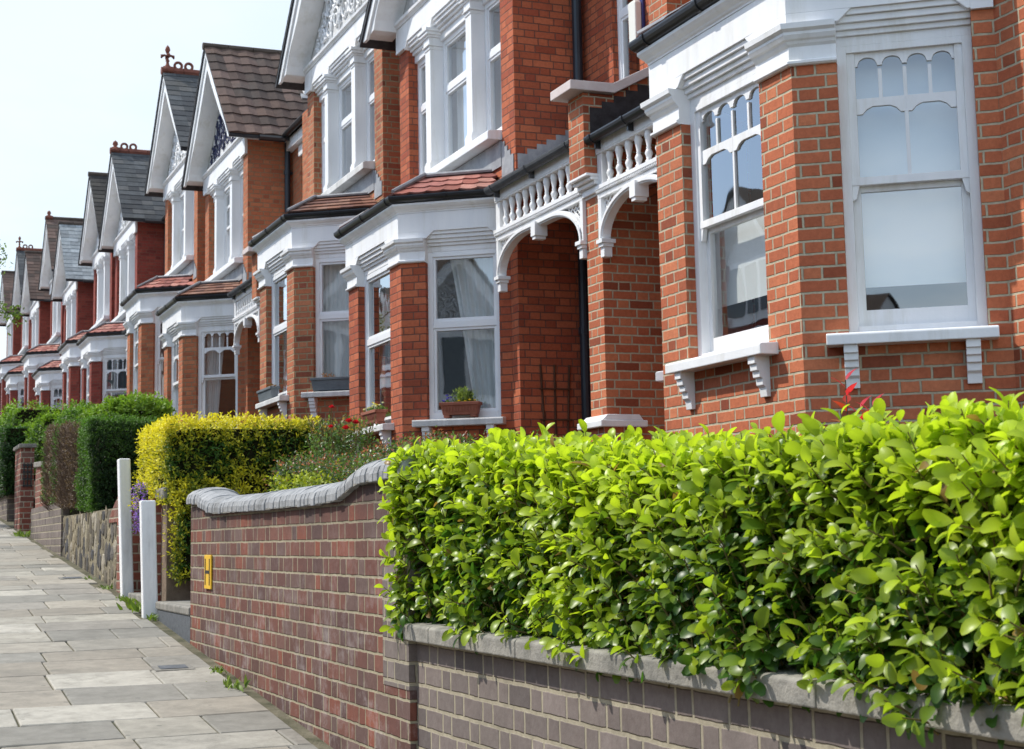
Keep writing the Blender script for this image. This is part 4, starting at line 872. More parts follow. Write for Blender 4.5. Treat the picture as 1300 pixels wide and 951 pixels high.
for i in range(n - 1):
    (y0, z0), (y1, z1) = bl[i], bl[i + 1]; k = len(arc2); mcore.add([(x, y0 + (.03 if i == 0 else 0), z0 + z) for x, z in arc2] + [(x, y1 - (.03 if i == n - 2 else 0), z1 + z) for x, z in arc2], [(j, j + 1, k + j + 1, k + j) for j in range(k - 1)])
mcore.build('coping_mortar', CONC, gw_)
# hydrant plate: yellow H
hs = thing('hydrant_sign', (XW, 10.37, -.19), 'small yellow hydrant plate with a black H on the purple brick wall', 'sign')
a1 = MB(); a1.box(XW - .014, XW - .002, 10.27, 10.48, -.30, -.08); a1.build('plate', YELL, hs, bevel=.003)
a1 = MB()
for y0, y1, z0, z1 in ((10.30, 10.318, -.275, -.105), (10.432, 10.45, -.275, -.105), (10.318, 10.432, -.2, -.18)): a1.box(XW - .0165, XW - .0145, y0, y1, z0, z1)
a1.build('lettering', SIGNBK, hs)
# low wall under the big hedge
lw = thing('low_wall', (XW + .04, 4, gz(4)), 'low grey brick wall with concrete coping under the bright green hedge', 'garden wall')
a1 = MB(); a1.box(XW + .03, XW + .25, -.5, 6.275, gz(0) - .3, -.415); a1.build('wall', B_L, lw)
a1 = MB(); rr = random.Random(9); y0 = -.5
for L_ in (.92, .94, .9, .95, .93, .92, .9, .315):
    a1.prism([(XW - .03, -.413), (XW + .28, -.413), (XW + .28, -.352), (XW + .12, -.338), (XW - .022, -.348), (XW - .03, -.356)], (0, y0 + .003, 0), (1, 0, 0), Zv, (0, 1, 0), 0, L_ - .006); y0 += L_
a1.build('coping', CONC, lw, bevel=.005)

# entrance step, pier, posts
t = thing('entrance_step', (2.3, 11.7, gz(11.7)), 'stone entrance step with dark granite edge at the end of the purple brick wall', 'step')
a1 = MB(); a1.box(2.10, 2.135, 11.03, 12.35, gz(11) - .1, -.50); a1.build('riser', GRANITE, t, bevel=.004); a1 = MB(); a1.box(2.09, 2.75, 11.03, 12.38, -.50, -.44); a1.build('tread', CONC, t, bevel=.012); a1 = MB(); a1.box(2.137, 2.74, 11.04, 12.37, gz(11) - .1, -.5); a1.build('core', CONC, t)
t = thing('gate_pier', (2.3, 12.7, gz(12.7)), 'stained rendered gate pier with dark stone cap below the yellow hedge', 'pier')
a1 = MB(); a1.box(2.20, 3.3, 12.55, 12.78, gz(12) - .2, .34); a1.build('pier', RENDER, t, bevel=.01); a1 = MB(); a1.box(2.16, 2.8, 12.5, 12.86, .345, .44); a1.build('cap', CONC, t, bevel=.02)
a1 = MB(); a1.box(2.13, 2.2, 12.79, 13.02, gz(12.8), .36); a1.build('brick_edge', B_E, t)
def post(yb, xb_, w, dp, zt, lean, lab, cham):
    mb = MB(); z0 = gz(yb) - .03; dx = -lean * (zt - z0)
    V = []
    for z, off in ((z0, 0), (zt, dx)):
        V += [(xb_ + off, yb, z), (xb_ + off + w, yb, z), (xb_ + off + w, yb + dp, z), (xb_ + off, yb + dp, z)]
    mb.add(V, [(0, 3, 2, 1), (4, 5, 6, 7), (0, 1, 5, 4), (1, 2, 6, 5), (2, 3, 7, 6), (3, 0, 4, 7)])
    return tag(mb.build('gate_post', WPOST, bevel=.012), lab, 'gate post', 'white gate posts')
post(13.85, 2.06, .098, .13, .735, .035, 'tall flaking white gate post standing clear in front of the rubble wall', 0)
post(12.44, 2.01, .115, .09, .335, .03, 'shorter white gate post tucked against the yellow hedge', 0)
t = thing('garden_path', (2.3, 13.4, gz(13.4)), 'worn pale stone threshold between the two white gate posts', 'path slab'); a1 = MB(); a1.box(2.10, 2.8, 13.06, 13.83, gz(13) - .1, -.41); a1.build('slab', CONC, t, bevel=.012)
t = thing('brick_pier', (2.5, 14.1, gz(14)), 'old red brick pier behind the tall white post with purple flowers on it', 'pier'); a1 = MB(); a1.box(2.42, 2.9, 13.9, 14.15, gz(14) - .2, .38); a1.build('pier', B_E, t); a1 = MB(); a1.box(2.38, 2.94, 13.86, 14.19, .382, .44); a1.build('cap', CONC, t, bevel=.012)

# rubble wall
MATS['rubble_mortar'] = plain('rubble_mortar', (.16, .14, .10), (.34, .30, .21), 8, .95, .012, 30, .1, dirt=(.05, .045, .04))
rw = thing('rubble_wall', (2.1, 16.5, gz(16.5)), 'rough rubble stone wall with a brick end below the clipped dark hedge', 'stone wall')
import mathutils
mb = MB(); mb.box(2.118, 2.4, 14.3, 18.75, gz(14) - .3, .33); mb.build('mortar', MATS['rubble_mortar'], rw)
mb = MB(); rr = random.Random(12); cols = [(.26, .22, .15), (.12, .11, .10), (.32, .28, .2), (.07, .07, .075), (.2, .17, .12), (.38, .34, .27), (.15, .13, .1)]
pts = []
yv = 14.42
while yv < 18.7:
    zv = gz(yv) - .1; wv = rr.uniform(.12, .22)
    while zv < .27:
        hv = rr.uniform(.12, .3); c = rr.choice(cols); nn = 8; yc_, zc_2 = yv + wv / 2 + rr.uniform(-.03, .03), zv + hv / 2
        ring = [(yc_ + math.cos(2 * pi * k / nn) * wv * rr.uniform(.42, .56), min(.32, zc_2 + math.sin(2 * pi * k / nn) * hv * rr.uniform(.42, .56))) for k in range(nn)]
        V = [(2.125, a, b) for a, b in ring] + [(2.112 + rr.uniform(-.004, .004), yc_ + (a - yc_) * .88, zc_2 + (b - zc_2) * .88) for a, b in ring] + [(2.108 + rr.uniform(-.008, .006), yc_, zc_2)]
        F = [(k, (k + 1) % nn, nn + (k + 1) % nn, nn + k) for k in range(nn)] + [(nn + k, nn + (k + 1) % nn, 2 * nn) for k in range(nn)]
        mb.add(V, F, tuple(np.array(c) * rr.uniform(.8, 1.2))); zv += hv
    yv += wv
mb.build('stones', RUBBLE, rw, smooth=False)
mb = MB(); mb.box(2.09, 2.42, 14.18, 14.42, gz(14.2) - .2, .42); mb.prism([(14.42, .2), (14.42, .42), (14.62, .38), (14.85, .3), (15.0, .24), (15.0, .2)], (2.10, 0, 0), (0, 1, 0), Zv, (1, 0, 0), 0, .3); mb.build('brick_end', B_E, rw)
# farther walls
fwl = thing('garden_wall', (2.1, 20.5, gz(20.5)), 'stepped brick garden wall on a pale block base beyond the brown hedge', 'garden wall')
mb = MB(); mb.prism([(18.76, .5), (18.76, .93), (20.5, 1.0), (22.1, 1.05), (22.1, .5)], (2.12, 0, 0), (0, 1, 0), Zv, (1, 0, 0), 0, .22); mb.build('wall', B_E, fwl); mb = MB(); mb.box(2.09, 2.36, 18.76, 22.3, gz(18.7) - .3, .5); mb.build('base', B_L, fwl)
mb = MB(); mb.prism([(18.76, .93), (18.76, 1.0), (22.12, 1.12), (22.12, 1.05)], (2.09, 0, 0), (0, 1, 0), Zv, (1, 0, 0), 0, .28); mb.build('coping', CONC, fwl, bevel=.01)
t = thing('gate_pier', (2.2, 23.6, gz(23.6)), 'square brick gate pier with flat stone cap and small lattice panel', 'pier')
mb = MB(); mb.box(2.08, 2.27, 23.9, 24.8, gz(23) - .3, 1.42); mb.build('pier', B_E, t); mb = MB(); mb.box(2.05, 2.30, 23.86, 24.84, 1.422, 1.48); mb.build('cap', CONC, t, bevel=.012)
mb = MB()
for k in range(3): mb.box(2.12 + k * .05, 2.135 + k * .05, 23.87, 23.89, .85, 1.2)
for k in range(4): mb.box(2.11, 2.245, 23.875, 23.895, .86 + k * .1, .88 + k * .1)
mb.build('lattice', BLACKP, t)
t = tag(MB().box(2.12, 2.4, 26.6, 34, gz(27) - .3, 1.75).build('garden_wall', RUBBLE and B_L), 'ivy topped grey garden wall farthest up the pavement', 'garden wall')

# ------------------------------------------------------------------ opposite terrace (seen in the panes)
def opposite(yc, k):
    X = -14.8; base = gz(yc) + .1; zo = base + 1.3; t = thing('terraced_house', (X, yc, base), 'house across the street mirrored in the panes', 'house', 'houses across the street')
    mb = MB(); mb.box(-24, X - .9, yc - 2.97, yc + 2.97, base - 1, zo + 5.6); mb.box(X - .9, X - .2, yc - 1.8, yc + 1.8, base - 1, zo + 5.6); mb.build('brick_wall', [B_D, B_F, B_C][k % 3], t)
    mb = MB(); mb.sweep([(X - .2, yc + 1.5), (X + .6, yc + .9), (X + .6, yc - .9), (X - .2, yc - 1.5)], [(-.6, zo + 2.5), (0, zo + 2.5), (0, zo + 3.0), (.1, zo + 3.05), (-.6, zo + 3.4)]); mb.box(X - .2, X - .15, yc - 1.4, yc + 1.4, zo + 3.6, zo + 5.6)
    for sg in (-1, 1): mb.prism([(sg * 2.1, 5.5), (0, 7.7), (0, 7.3), (sg * 1.75, 5.5)], (X - .2, yc, zo), (0, 1, 0), Zv, (1, 0, 0), 0, .4)
    mb.build('white_trim', WHITE, t)
    mb = MB(); mb.sweep([(X - .2, yc + 1.45), (X + .55, yc + .88), (X + .55, yc - .88), (X - .2, yc - 1.45)], [(-.6, base - 1), (0, base - 1), (0, zo + 2.5), (-.6, zo + 2.5)]); mb.build('bay_wall', [B_D, B_F, B_C][k % 3], t)
    mb = MB(); mb.prism([(-1.8, 5.6), (1.8, 5.6), (0, 7.4)], (X - .2, yc, zo), (0, 1, 0), Zv, (1, 0, 0), 0, .05); mb.build('gable_panel', STUCCO, t)
    if k < 9: mb = MB(); scrolls(mb, lambda s, z, o: np.array([X - .14 + o, yc + s, z]), 1.36, zo + 5.7, zo + 7.1, k, .02); mb.build('scroll_relief', ORN_W, t, smooth=True)
    mb = MB()
    for z0, z1, ww in ((3.9, 5.4, .95),):
        for c in (-.95, 0, .95): mb.box(X - .15, X - .1, yc + c - .36, yc + c + .36, zo + z0, zo + z1)
    mb.box(X + .6, X + .62, yc - .5, yc + .5, zo + .9, zo + 2.45); mb.build('window', GREYBOX, t)
    mb = MB()
    for sg in (-1, 1): mb.add([(X + .3, yc + sg * 2.15, zo + 5.5), (-20, yc + sg * 2.15, zo + 5.5), (-20, yc, zo + 7.8), (X + .3, yc, zo + 7.8)], [(0, 1, 2, 3)])
    mb.add([(X - .8, yc - 2.97, zo + 5.6), (X - .8, yc + 2.97, zo + 5.6), (-19.5, yc + 2.97, zo + 8.2), (-19.5, yc - 2.97, zo + 8.2)], [(0, 1, 2, 3)]); mb.build('roof', MATS['roof_dark'], t, recalc=False)
for k in range(24): opposite(-18 + 5.95 * k, k)
def ray(px, py):
    v = fw + r2 * (px - 650) / f_ - u2 * (py - 430) / f_; return v
def atY(px, py, Y): v = ray(px, py); return v * Y / v[1]
def atX(px, py, X): v = ray(px, py); return v * X / v[0]
# ------------------------------------------------------------------ planting
T_GRIS = leaf_template(5, .58, .17, .55, 99); T_SMALL = leaf_template(2, .6, .12, .25, .8); T_POINT = leaf_template(3, .42, .12, .3, .7)
def U_(a, b, n): return rng.uniform(a, b, n)
def box_samples(n, x0, x1, y0, y1, z0, z1, faces, depth=.15, dpow=2.0):
    """points near chosen faces of a box; faces: dict name->weight; returns P, outward normal, depth below surface"""
    names = list(faces); w = np.array([faces[k] for k in names], float); w /= w.sum(); idx = rng.choice(len(names), n, p=w)
    P = np.stack([U_(x0, x1, n), U_(y0, y1, n), U_(z0, z1, n)], 1); Nn = np.zeros((n, 3)); d = depth * rng.random(n) ** dpow
    spec = {'-x': (0, x0, -1), '+x': (0, x1, 1), '-y': (1, y0, -1), '+y': (1, y1, 1), '+z': (2, z1, 1), '-z': (2, z0, -1)}
    for i, k in enumerate(names):
        a, v, s = spec[k]; m_ = idx == i; P[m_, a] = v - s * d[m_]; Nn[m_, a] = s
    return P, Nn, d
def round_edges(P, Nn, x0, x1, y0, y1, z0, z1, r):
    """pull samples in from the box edges so that corners are rounded"""
    lo = np.array([x0, y0, z0 - 9]) + r; hi = np.array([x1, y1, z1]) - r
    C = np.clip(P, lo, hi); v = P - C; L = np.linalg.norm(v, axis=1); m_ = L > r
    out = P.copy(); out[m_] = C[m_] + v[m_] / L[m_, None] * r * np.minimum(1, .9 + .1 * rng.random(m_.sum()))[:, None]
    N2 = Nn.copy(); N2[L > 1e-6] = nrm(v[L > 1e-6] * .8 + Nn[L > 1e-6] * r * .5); return out, N2
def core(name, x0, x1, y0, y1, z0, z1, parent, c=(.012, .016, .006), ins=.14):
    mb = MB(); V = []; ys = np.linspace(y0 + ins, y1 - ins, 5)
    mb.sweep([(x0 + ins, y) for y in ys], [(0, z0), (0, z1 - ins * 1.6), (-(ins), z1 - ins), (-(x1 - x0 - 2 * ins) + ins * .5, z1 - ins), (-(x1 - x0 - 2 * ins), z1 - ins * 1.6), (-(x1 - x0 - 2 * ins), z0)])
    return mb.build(name, MATS['hedge_inside'], parent)  # added dark filler; the shade deep inside the foliage is in its colour
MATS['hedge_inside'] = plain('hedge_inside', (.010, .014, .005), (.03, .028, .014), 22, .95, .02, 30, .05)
MATS['dead_twigs'] = plain('dead_twigs', (.10, .065, .045), (.2, .14, .10), 26, .95, .01, 60, .1)

def shoots(P, Nn, length, nleaf, lsize, upb=.55, spread=.75, jitter=.5):
    """a stem per sample with leaves spiralling up to the tip: returns leaf arrays and stem polylines"""
    n = len(P); D = nrm(Nn * (1 - upb) + np.array([0, 0, upb]) + rng.normal(size=(n, 3)) * .28)
    L = length * U_(.65, 1.2, n); LP = []; LD = []; LN = []; LS = []; LT = []; LI = []
    A = nrm(np.cross(D, rng.normal(size=(n, 3)))); B = np.cross(D, A)
    for k in range(nleaf):
        t = (k + .6) / nleaf * U_(.92, 1.0, n); an = k * 2.4 + U_(-.4, .4, n); rad = A * np.cos(an)[:, None] + B * np.sin(an)[:, None]
        sp = spread * (1.25 - .75 * t); dd = nrm(D * (1 - sp)[:, None] + rad * sp[:, None] + rng.normal(size=(n, 3)) * .12)
        LP.append(P + D * (L * t)[:, None]); LD.append(dd); LN.append(nrm(D * 1.0 - rad * .35 + rng.normal(size=(n, 3)) * jitter * .5)); LS.append(lsize * U_(.7, 1.2, n) * (1.08 - .35 * np.abs(t - .5))); LT.append(t); LI.append(np.arange(n))
    c = np.concatenate; return c(LP), c(LD), c(LN), c(LS), c(LT), c(LI), D, L
def stems(name, P, D, L, r, mat, parent, sides=4):
    mb = MB()
    for p, d, l in zip(P, D, L):
        mb.tube([p - d * .05, p + d * l * .5 + rng.normal(size=3) * .004, p + d * l], [r, r * .8, r * .45], sides, caps=False)
    return mb.build(name, mat, parent, recalc=False)

# --- the big griselinia hedge
gx0, gx1, gy0, gy1 = 2.10, 3.05, .9, 6.44
hd = thing('hedge', (2.5, 4, gz(4)), 'big bright lime green hedge of glossy oval leaves above the low grey wall', 'hedge')
def ztop(y): return np.interp(y, [.9, 2.4, 2.9, 3.4, 4.0, 4.9, 5.6, 6.2, 6.7], [.24, .25, .255, .245, .26, .31, .36, .395, .38])
n = 5200
P, Nn, d = box_samples(n, gx0, gx1, gy0, gy1, -.36, .34, {'-x': 5.0, '+z': 3.2, '+y': 1.3, '-y': .5, '+x': .4}, .10, 1.3)
P, Nn = round_edges(P, Nn, gx0, gx1, gy0, gy1, -.36, .34, .17)
P[:, 2] += (ztop(P[:, 1]) - .34) * np.clip((P[:, 2] + .36) / .7, 0, 1) - .055
P += Nn * (fbm(P, .9, 3) * .042)[:, None]; P -= Nn * .05; P[:, 0] -= .05 * np.clip((P[:, 1] - 5.75) / .5, 0, 1)
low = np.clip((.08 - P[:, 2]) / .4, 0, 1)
keep = rng.random(n) > low * .35; P, Nn, low = P[keep], Nn[keep], low[keep]
P[:, 0] -= .05 * low * np.clip((4.9 - P[:, 1]) / .8, 0, 1)
lp, ld_, ln, ls, lt2, li, D, L = shoots(P, Nn, .125, 9, .053, .66, .66)
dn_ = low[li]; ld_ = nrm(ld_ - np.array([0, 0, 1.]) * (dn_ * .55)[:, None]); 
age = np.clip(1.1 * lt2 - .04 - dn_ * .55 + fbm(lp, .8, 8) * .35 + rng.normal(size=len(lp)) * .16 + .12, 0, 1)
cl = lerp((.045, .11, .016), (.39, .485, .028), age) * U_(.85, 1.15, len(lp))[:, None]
br_ = rng.random(len(cl)) < .008; cl[br_] = (.24, .15, .04); ls = ls * (1 + .22 * (rng.random(len(ls)) - .6) * 2)
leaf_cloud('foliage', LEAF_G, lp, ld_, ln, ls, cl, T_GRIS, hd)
stems('stems', P, D, L, .0032, TWIG, hd)
P, Nn, d = box_samples(11000, gx0 + .05, gx1, gy0, gy1 - .05, -.38, .27, {'-x': 5, '+z': 1.6, '+y': 1.2}, .16, 1)
P[:, 2] += (ztop(P[:, 1]) - .34) * np.clip((P[:, 2] + .36) / .7, 0, 1)
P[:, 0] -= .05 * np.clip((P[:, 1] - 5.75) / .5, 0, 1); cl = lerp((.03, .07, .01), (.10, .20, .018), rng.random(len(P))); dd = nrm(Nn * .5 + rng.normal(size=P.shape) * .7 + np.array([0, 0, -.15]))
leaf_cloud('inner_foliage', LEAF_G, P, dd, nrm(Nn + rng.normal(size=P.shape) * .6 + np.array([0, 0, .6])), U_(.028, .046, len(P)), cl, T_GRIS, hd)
core('dark_core', gx0 + .05, gx1, gy0, gy1 - .05, -.40, .30, hd, ins=.13)
bs = MB()
for k in range(150):
    y = rng.uniform(1, 6.45); x = gx0 + .12 + rng.uniform(0, .1); z0 = -.36; top = np.array([x + rng.uniform(-.1, .05), y + rng.uniform(-.15, .15), rng.uniform(-.15, .15)])
    bs.tube([(x, y, z0), (x + rng.uniform(-.03, .03), y + rng.uniform(-.05, .05), (z0 + top[2]) / 2), tuple(top)], [.007, .005, .003], 5, caps=False)
bs.build('branches', BARK, hd, recalc=False)

# --- clipped hedges of small leaves
def small_hedge(label, boxes, n, lsize, cfun, group=None, tmpl=T_SMALL, mat=LEAF_M, up=.45, name='hedge', bump=.05, loc=None, rr=.12, nleaf=5, slen=.06, ins=.1, zshift=None, deep=.10):
    x0, x1, y0, y1, z0, z1, fc = boxes[0]; H_ = thing(name, loc or ((x0 + x1) / 2, (y0 + y1) / 2, gz(y0)), label, 'hedge' if name == 'hedge' else 'shrub', group)
    tot = sum((b[1] - b[0]) * (b[3] - b[2]) + (b[3] - b[2]) * (b[5] - b[4]) + (b[1] - b[0]) * (b[5] - b[4]) for b in boxes)
    AP = []; AN = []
    for b in boxes:
        x0, x1, y0, y1, z0, z1, fc = b; a = (x1 - x0) * (y1 - y0) + (y1 - y0) * (z1 - z0) + (x1 - x0) * (z1 - z0)
        P, Nn, d = box_samples(int(n * a / tot), x0, x1, y0, y1, z0, z1, fc, deep, 1.2); P, Nn = round_edges(P, Nn, x0, x1, y0, y1, z0, z1, rr)
        AP.append(P); AN.append(Nn); 
        if ins: core('dark_core', x0, x1, y0, y1, z0 + .02, z1, H_, ins=ins)
    P, Nn = np.concatenate(AP), np.concatenate(AN)
    if zshift is not None: P[:, 2] += zshift(P)
    P += Nn * (fbm(P, 1.1, len(label)) * bump)[:, None] - Nn * .03
    lp, ld_, ln, ls, lt2, li, D, L = shoots(P, Nn, slen, nleaf, lsize, up, .7)
    cl = cfun(lp, Nn[li], lt2); leaf_cloud('foliage', mat, lp, ld_, ln, ls, cl, tmpl, H_)
    return H_, P, Nn, D, L
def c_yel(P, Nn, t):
    topb = np.clip((P[:, 2] - .72) / .25, 0, 1) * .55 + (Nn[:, 0] < -.5) * .42 + (Nn[:, 2] > .4) * .4  # top and street side yellower: sunlight put into the leaf colour
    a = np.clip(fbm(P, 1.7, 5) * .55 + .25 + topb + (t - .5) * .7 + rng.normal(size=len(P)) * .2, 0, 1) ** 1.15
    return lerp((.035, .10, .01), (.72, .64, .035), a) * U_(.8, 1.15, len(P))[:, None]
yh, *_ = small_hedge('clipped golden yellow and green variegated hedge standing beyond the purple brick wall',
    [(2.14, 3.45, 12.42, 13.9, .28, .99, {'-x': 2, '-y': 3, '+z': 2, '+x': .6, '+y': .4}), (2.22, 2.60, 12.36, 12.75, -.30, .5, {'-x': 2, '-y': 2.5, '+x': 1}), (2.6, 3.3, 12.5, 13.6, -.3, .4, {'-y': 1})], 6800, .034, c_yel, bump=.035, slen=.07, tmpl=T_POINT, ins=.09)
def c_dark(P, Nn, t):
    br = (Nn[:, 0] < -.5) * .35 + (Nn[:, 2] > .5) * .45  # lit street face and top painted lighter than the shaded near face
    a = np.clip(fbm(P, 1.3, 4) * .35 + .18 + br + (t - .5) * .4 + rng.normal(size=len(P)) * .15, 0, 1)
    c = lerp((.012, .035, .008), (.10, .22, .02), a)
    dead = (Nn[:, 0] < -.45) & (np.abs((P[:, 1] - 18.2) + fbm(P, .6, 2) * .35 + (P[:, 2] - 1) * .3) < .85) & (P[:, 2] < 1.52)
    dead |= (Nn[:, 0] < -.45) & (np.abs((P[:, 1] - 20.0) + fbm(P, .6, 3) * .2) < .4) & (P[:, 2] < 1.5)
    c[dead] = lerp((.07, .045, .03), (.19, .13, .09), rng.random(dead.sum())); return c * U_(.85, 1.15, len(P))[:, None]
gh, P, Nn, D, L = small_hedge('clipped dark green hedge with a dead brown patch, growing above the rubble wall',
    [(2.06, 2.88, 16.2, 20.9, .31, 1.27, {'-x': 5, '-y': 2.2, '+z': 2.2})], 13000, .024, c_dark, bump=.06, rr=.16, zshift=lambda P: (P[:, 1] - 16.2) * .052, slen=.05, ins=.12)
mb = MB()
for k in range(900):
    y = 18.2 + rng.normal() * .45 if k < 700 else 20.0 + rng.normal() * .2; z = rng.uniform(.45, 1.27); x = 2.03 + rng.uniform(-.02, .07)
    mb.tube([(x + .08, y, z - .06), (x, y + rng.uniform(-.03, .03), z), (x - .03, y + rng.uniform(-.05, .05), z + rng.uniform(.02, .1))], [.004, .003, .0015], 3, caps=False)
mb.build('dead_twigs', MATS['dead_twigs'], gh, recalc=False)
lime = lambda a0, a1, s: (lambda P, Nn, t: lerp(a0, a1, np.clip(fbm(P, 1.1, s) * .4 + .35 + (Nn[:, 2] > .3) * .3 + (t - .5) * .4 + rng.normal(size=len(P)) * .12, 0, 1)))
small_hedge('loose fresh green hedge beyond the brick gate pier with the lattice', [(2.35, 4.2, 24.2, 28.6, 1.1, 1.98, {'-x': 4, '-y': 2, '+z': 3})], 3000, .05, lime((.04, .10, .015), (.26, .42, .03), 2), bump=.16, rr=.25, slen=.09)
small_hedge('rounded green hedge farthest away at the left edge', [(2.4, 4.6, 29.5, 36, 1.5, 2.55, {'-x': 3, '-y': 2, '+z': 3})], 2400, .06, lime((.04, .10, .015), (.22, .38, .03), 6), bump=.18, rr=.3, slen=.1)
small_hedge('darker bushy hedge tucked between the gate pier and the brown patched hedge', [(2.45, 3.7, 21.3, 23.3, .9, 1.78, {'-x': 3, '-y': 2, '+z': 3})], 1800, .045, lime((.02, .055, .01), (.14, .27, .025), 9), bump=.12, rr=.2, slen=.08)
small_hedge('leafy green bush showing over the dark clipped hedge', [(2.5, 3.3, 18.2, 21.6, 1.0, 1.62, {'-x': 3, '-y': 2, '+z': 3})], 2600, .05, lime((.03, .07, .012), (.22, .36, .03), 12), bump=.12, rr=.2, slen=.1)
small_hedge('dark ivy tumbling over the grey wall at the far end of the pavement', [(2.02, 2.45, 26.2, 31, .8, 1.92, {'-x': 4, '+z': 2, '-y': 2})], 2200, .05, lime((.012, .035, .01), (.06, .14, .025), 14), bump=.08, rr=.1, slen=.05, name='ivy', ins=.05)
# --- shrubs behind the purple wall
def c_coto(P, Nn, t):
    a = np.clip(fbm(P, 1.4, 4) * .5 + .4 + rng.normal(size=len(P)) * .25, 0, 1); c = lerp((.02, .045, .015), (.13, .19, .05), a)
    red = (rng.random(len(P)) < .30) & (t > .6); c[red] = lerp((.20, .07, .05), (.34, .13, .09), rng.random(red.sum())); return c
small_hedge('low reddish green small leaved shrub just over the curved coping', [(2.62, 3.45, 7.5, 10.9, -.3, .50, {'-x': 3, '-y': 2, '+z': 3})], 4200, .024, c_coto, bump=.07, rr=.14, slen=.09, name='shrub', mat=LEAF_G)
def c_lime2(P, Nn, t): return lerp((.10, .17, .02), (.42, .46, .03), np.clip(.5 + (t - .5) + rng.normal(size=len(P)) * .2, 0, 1))
small_hedge('small yellow green shrub poking between the coping and the reddish shrub', [(2.5, 2.95, 9.4, 10.5, -.2, .40, {'-x': 3, '-y': 2, '+z': 3})], 420, .034, c_lime2, bump=.08, rr=.12, slen=.1, name='shrub')
small_hedge('dark green bush under the terracotta trough beside the red roses', [(3.3, 4.3, 11.4, 13.4, -.3, .55, {'-x': 3, '-y': 2, '+z': 3})], 2600, .034, lime((.015, .04, .01), (.09, .17, .03), 22), bump=.12, rr=.2, slen=.1, name='shrub', mat=LEAF_G)
# roses
def flower_head(mb, c, r, col, rings=3):
    c = np.array(c); 
    for q in range(rings):
        k = 6 - q; rad = r * (1 - q * .3)
        for i in range(k):
            a0 = 2 * pi * i / k + q * .5; a1 = a0 + 2 * pi / k * 1.15; z = q * r * .22; dirs = [np.array([math.cos(a), math.sin(a), 0]) for a in (a0, (a0 + a1) / 2, a1)]
            V = [c + dirs[0] * rad * .25 + (0, 0, z), c + dirs[0] * rad * .9 + (0, 0, z + r * .35), c + dirs[1] * rad * 1.1 + (0, 0, z + r * .45), c + dirs[2] * rad * .9 + (0, 0, z + r * .35), c + dirs[2] * rad * .25 + (0, 0, z)]
            mb.add(V, [(0, 1, 2, 3, 4)], tuple(np.array(col) * rng.uniform(.8, 1.15)))
rc = atY(433, 560, 11.4); RX, RY = rc[0], 11.4
rb = thing('rose_bush', (RX, RY, gz(11)), 'loose rose bush with a few red blooms beside the yellow hedge', 'rose bush')
n = 1150; an = U_(0, 2 * pi, n); rr_ = np.sqrt(rng.random(n)); zz = U_(.0, .80, n)
rad = .35 + .65 * np.sin(np.clip((zz + .15) / 1.08, 0, 1) * pi) ** .6
P = np.stack([RX + np.cos(an) * rr_ * .25 * rad, RY + np.sin(an) * rr_ * .40 * rad, zz], 1)
Nn = nrm(P - np.array([RX, RY, .25])); lp, ld_, ln, ls, lt2, li, D, L = shoots(P, Nn, .13, 6, .034, .4, .8)
cl = lerp((.03, .075, .025), (.15, .24, .06), np.clip(rng.random(len(lp)) * .7 + .2 * lt2, 0, 1)); new = (lp[:, 2] > .78) & (rng.random(len(lp)) < .35); cl[new] = (.24, .16, .05)
leaf_cloud('foliage', LEAF_G, lp, ld_, ln, ls, cl, T_POINT, rb); stems('canes', P[:260], D[:260], L[:260] * 1.1, .003, TWIG, rb)
mb = MB()
for k in range(16): a0 = rng.uniform(0, 6.28); tp = np.array([RX + math.cos(a0) * .26, RY + math.sin(a0) * .35, rng.uniform(.6, 1.0)]); mb.tube([(RX, RY, -.4), tuple((tp + np.array([RX, RY, 0])) / 2 + [0, 0, -.05]), tuple(tp)], [.008, .006, .003], 5, caps=False)
mb.build('main_canes', TWIG, rb, recalc=False)
for px, py in ((421, 518), (439, 545), (443, 536), (420, 543), (452, 538)):
    mb = MB(); flower_head(mb, atY(px, py, RY - .62), .034 if px > 430 else .026, (.55, .015, .04), 3); mb.build('rose_bloom', PETAL, rb, recalc=False)
# red shoots in front of the nearest bay
pb = thing('photinia_shrub', (4.0, 5.8, .3 - 1.0), 'young shrub with glossy red and bronze leaves in front of the nearest bay', 'shrub')
LPp = []; LDp = []; LNp = []; LSp = []; LCp = []; mb = MB()
for (bx_, by_, bz_, tx_, ty_, tz_) in ((4.02, 5.86, -.9, 4.0, 5.85, .66), (4.0, 5.78, -.9, 4.0, 5.66, .53), (4.05, 5.9, -.9, 4.0, 5.75, .53), (4.0, 5.8, -.9, 4.02, 5.93, .42)):
    mb.tube([(bx_, by_, bz_), ((bx_ + tx_) / 2, (by_ + ty_) / 2, (bz_ + tz_) / 2), (tx_, ty_, tz_)], [.007, .005, .0025], 5, caps=False)
    for k in range(12):
        t_ = 1 - k * .022 / 1.0; an_ = k * 2.4; p_ = np.array([bx_, by_, bz_]) * (1 - t_) + np.array([tx_, ty_, tz_]) * t_; sp = .7 + .06 * k
        LPp.append(p_); LDp.append([math.cos(an_) * sp, math.sin(an_) * sp, .75 - .03 * k]); LNp.append([-math.cos(an_) * .4, -math.sin(an_) * .4, .8]); LSp.append(.085 + .003 * k * rng.uniform(.6, 1.2)); LCp.append([(.50, .03, .05), (.42, .05, .03), (.38, .16, .03), (.30, .20, .03)][min(3, k // 3)])
mb.build('stems', BARK, pb, recalc=False); leaf_cloud('foliage', LEAF_G, np.array(LPp), nrm(np.array(LDp)), nrm(np.array(LNp)), np.array(LSp), np.array(LCp), leaf_template(4, .42, .12, .3, .7), pb)
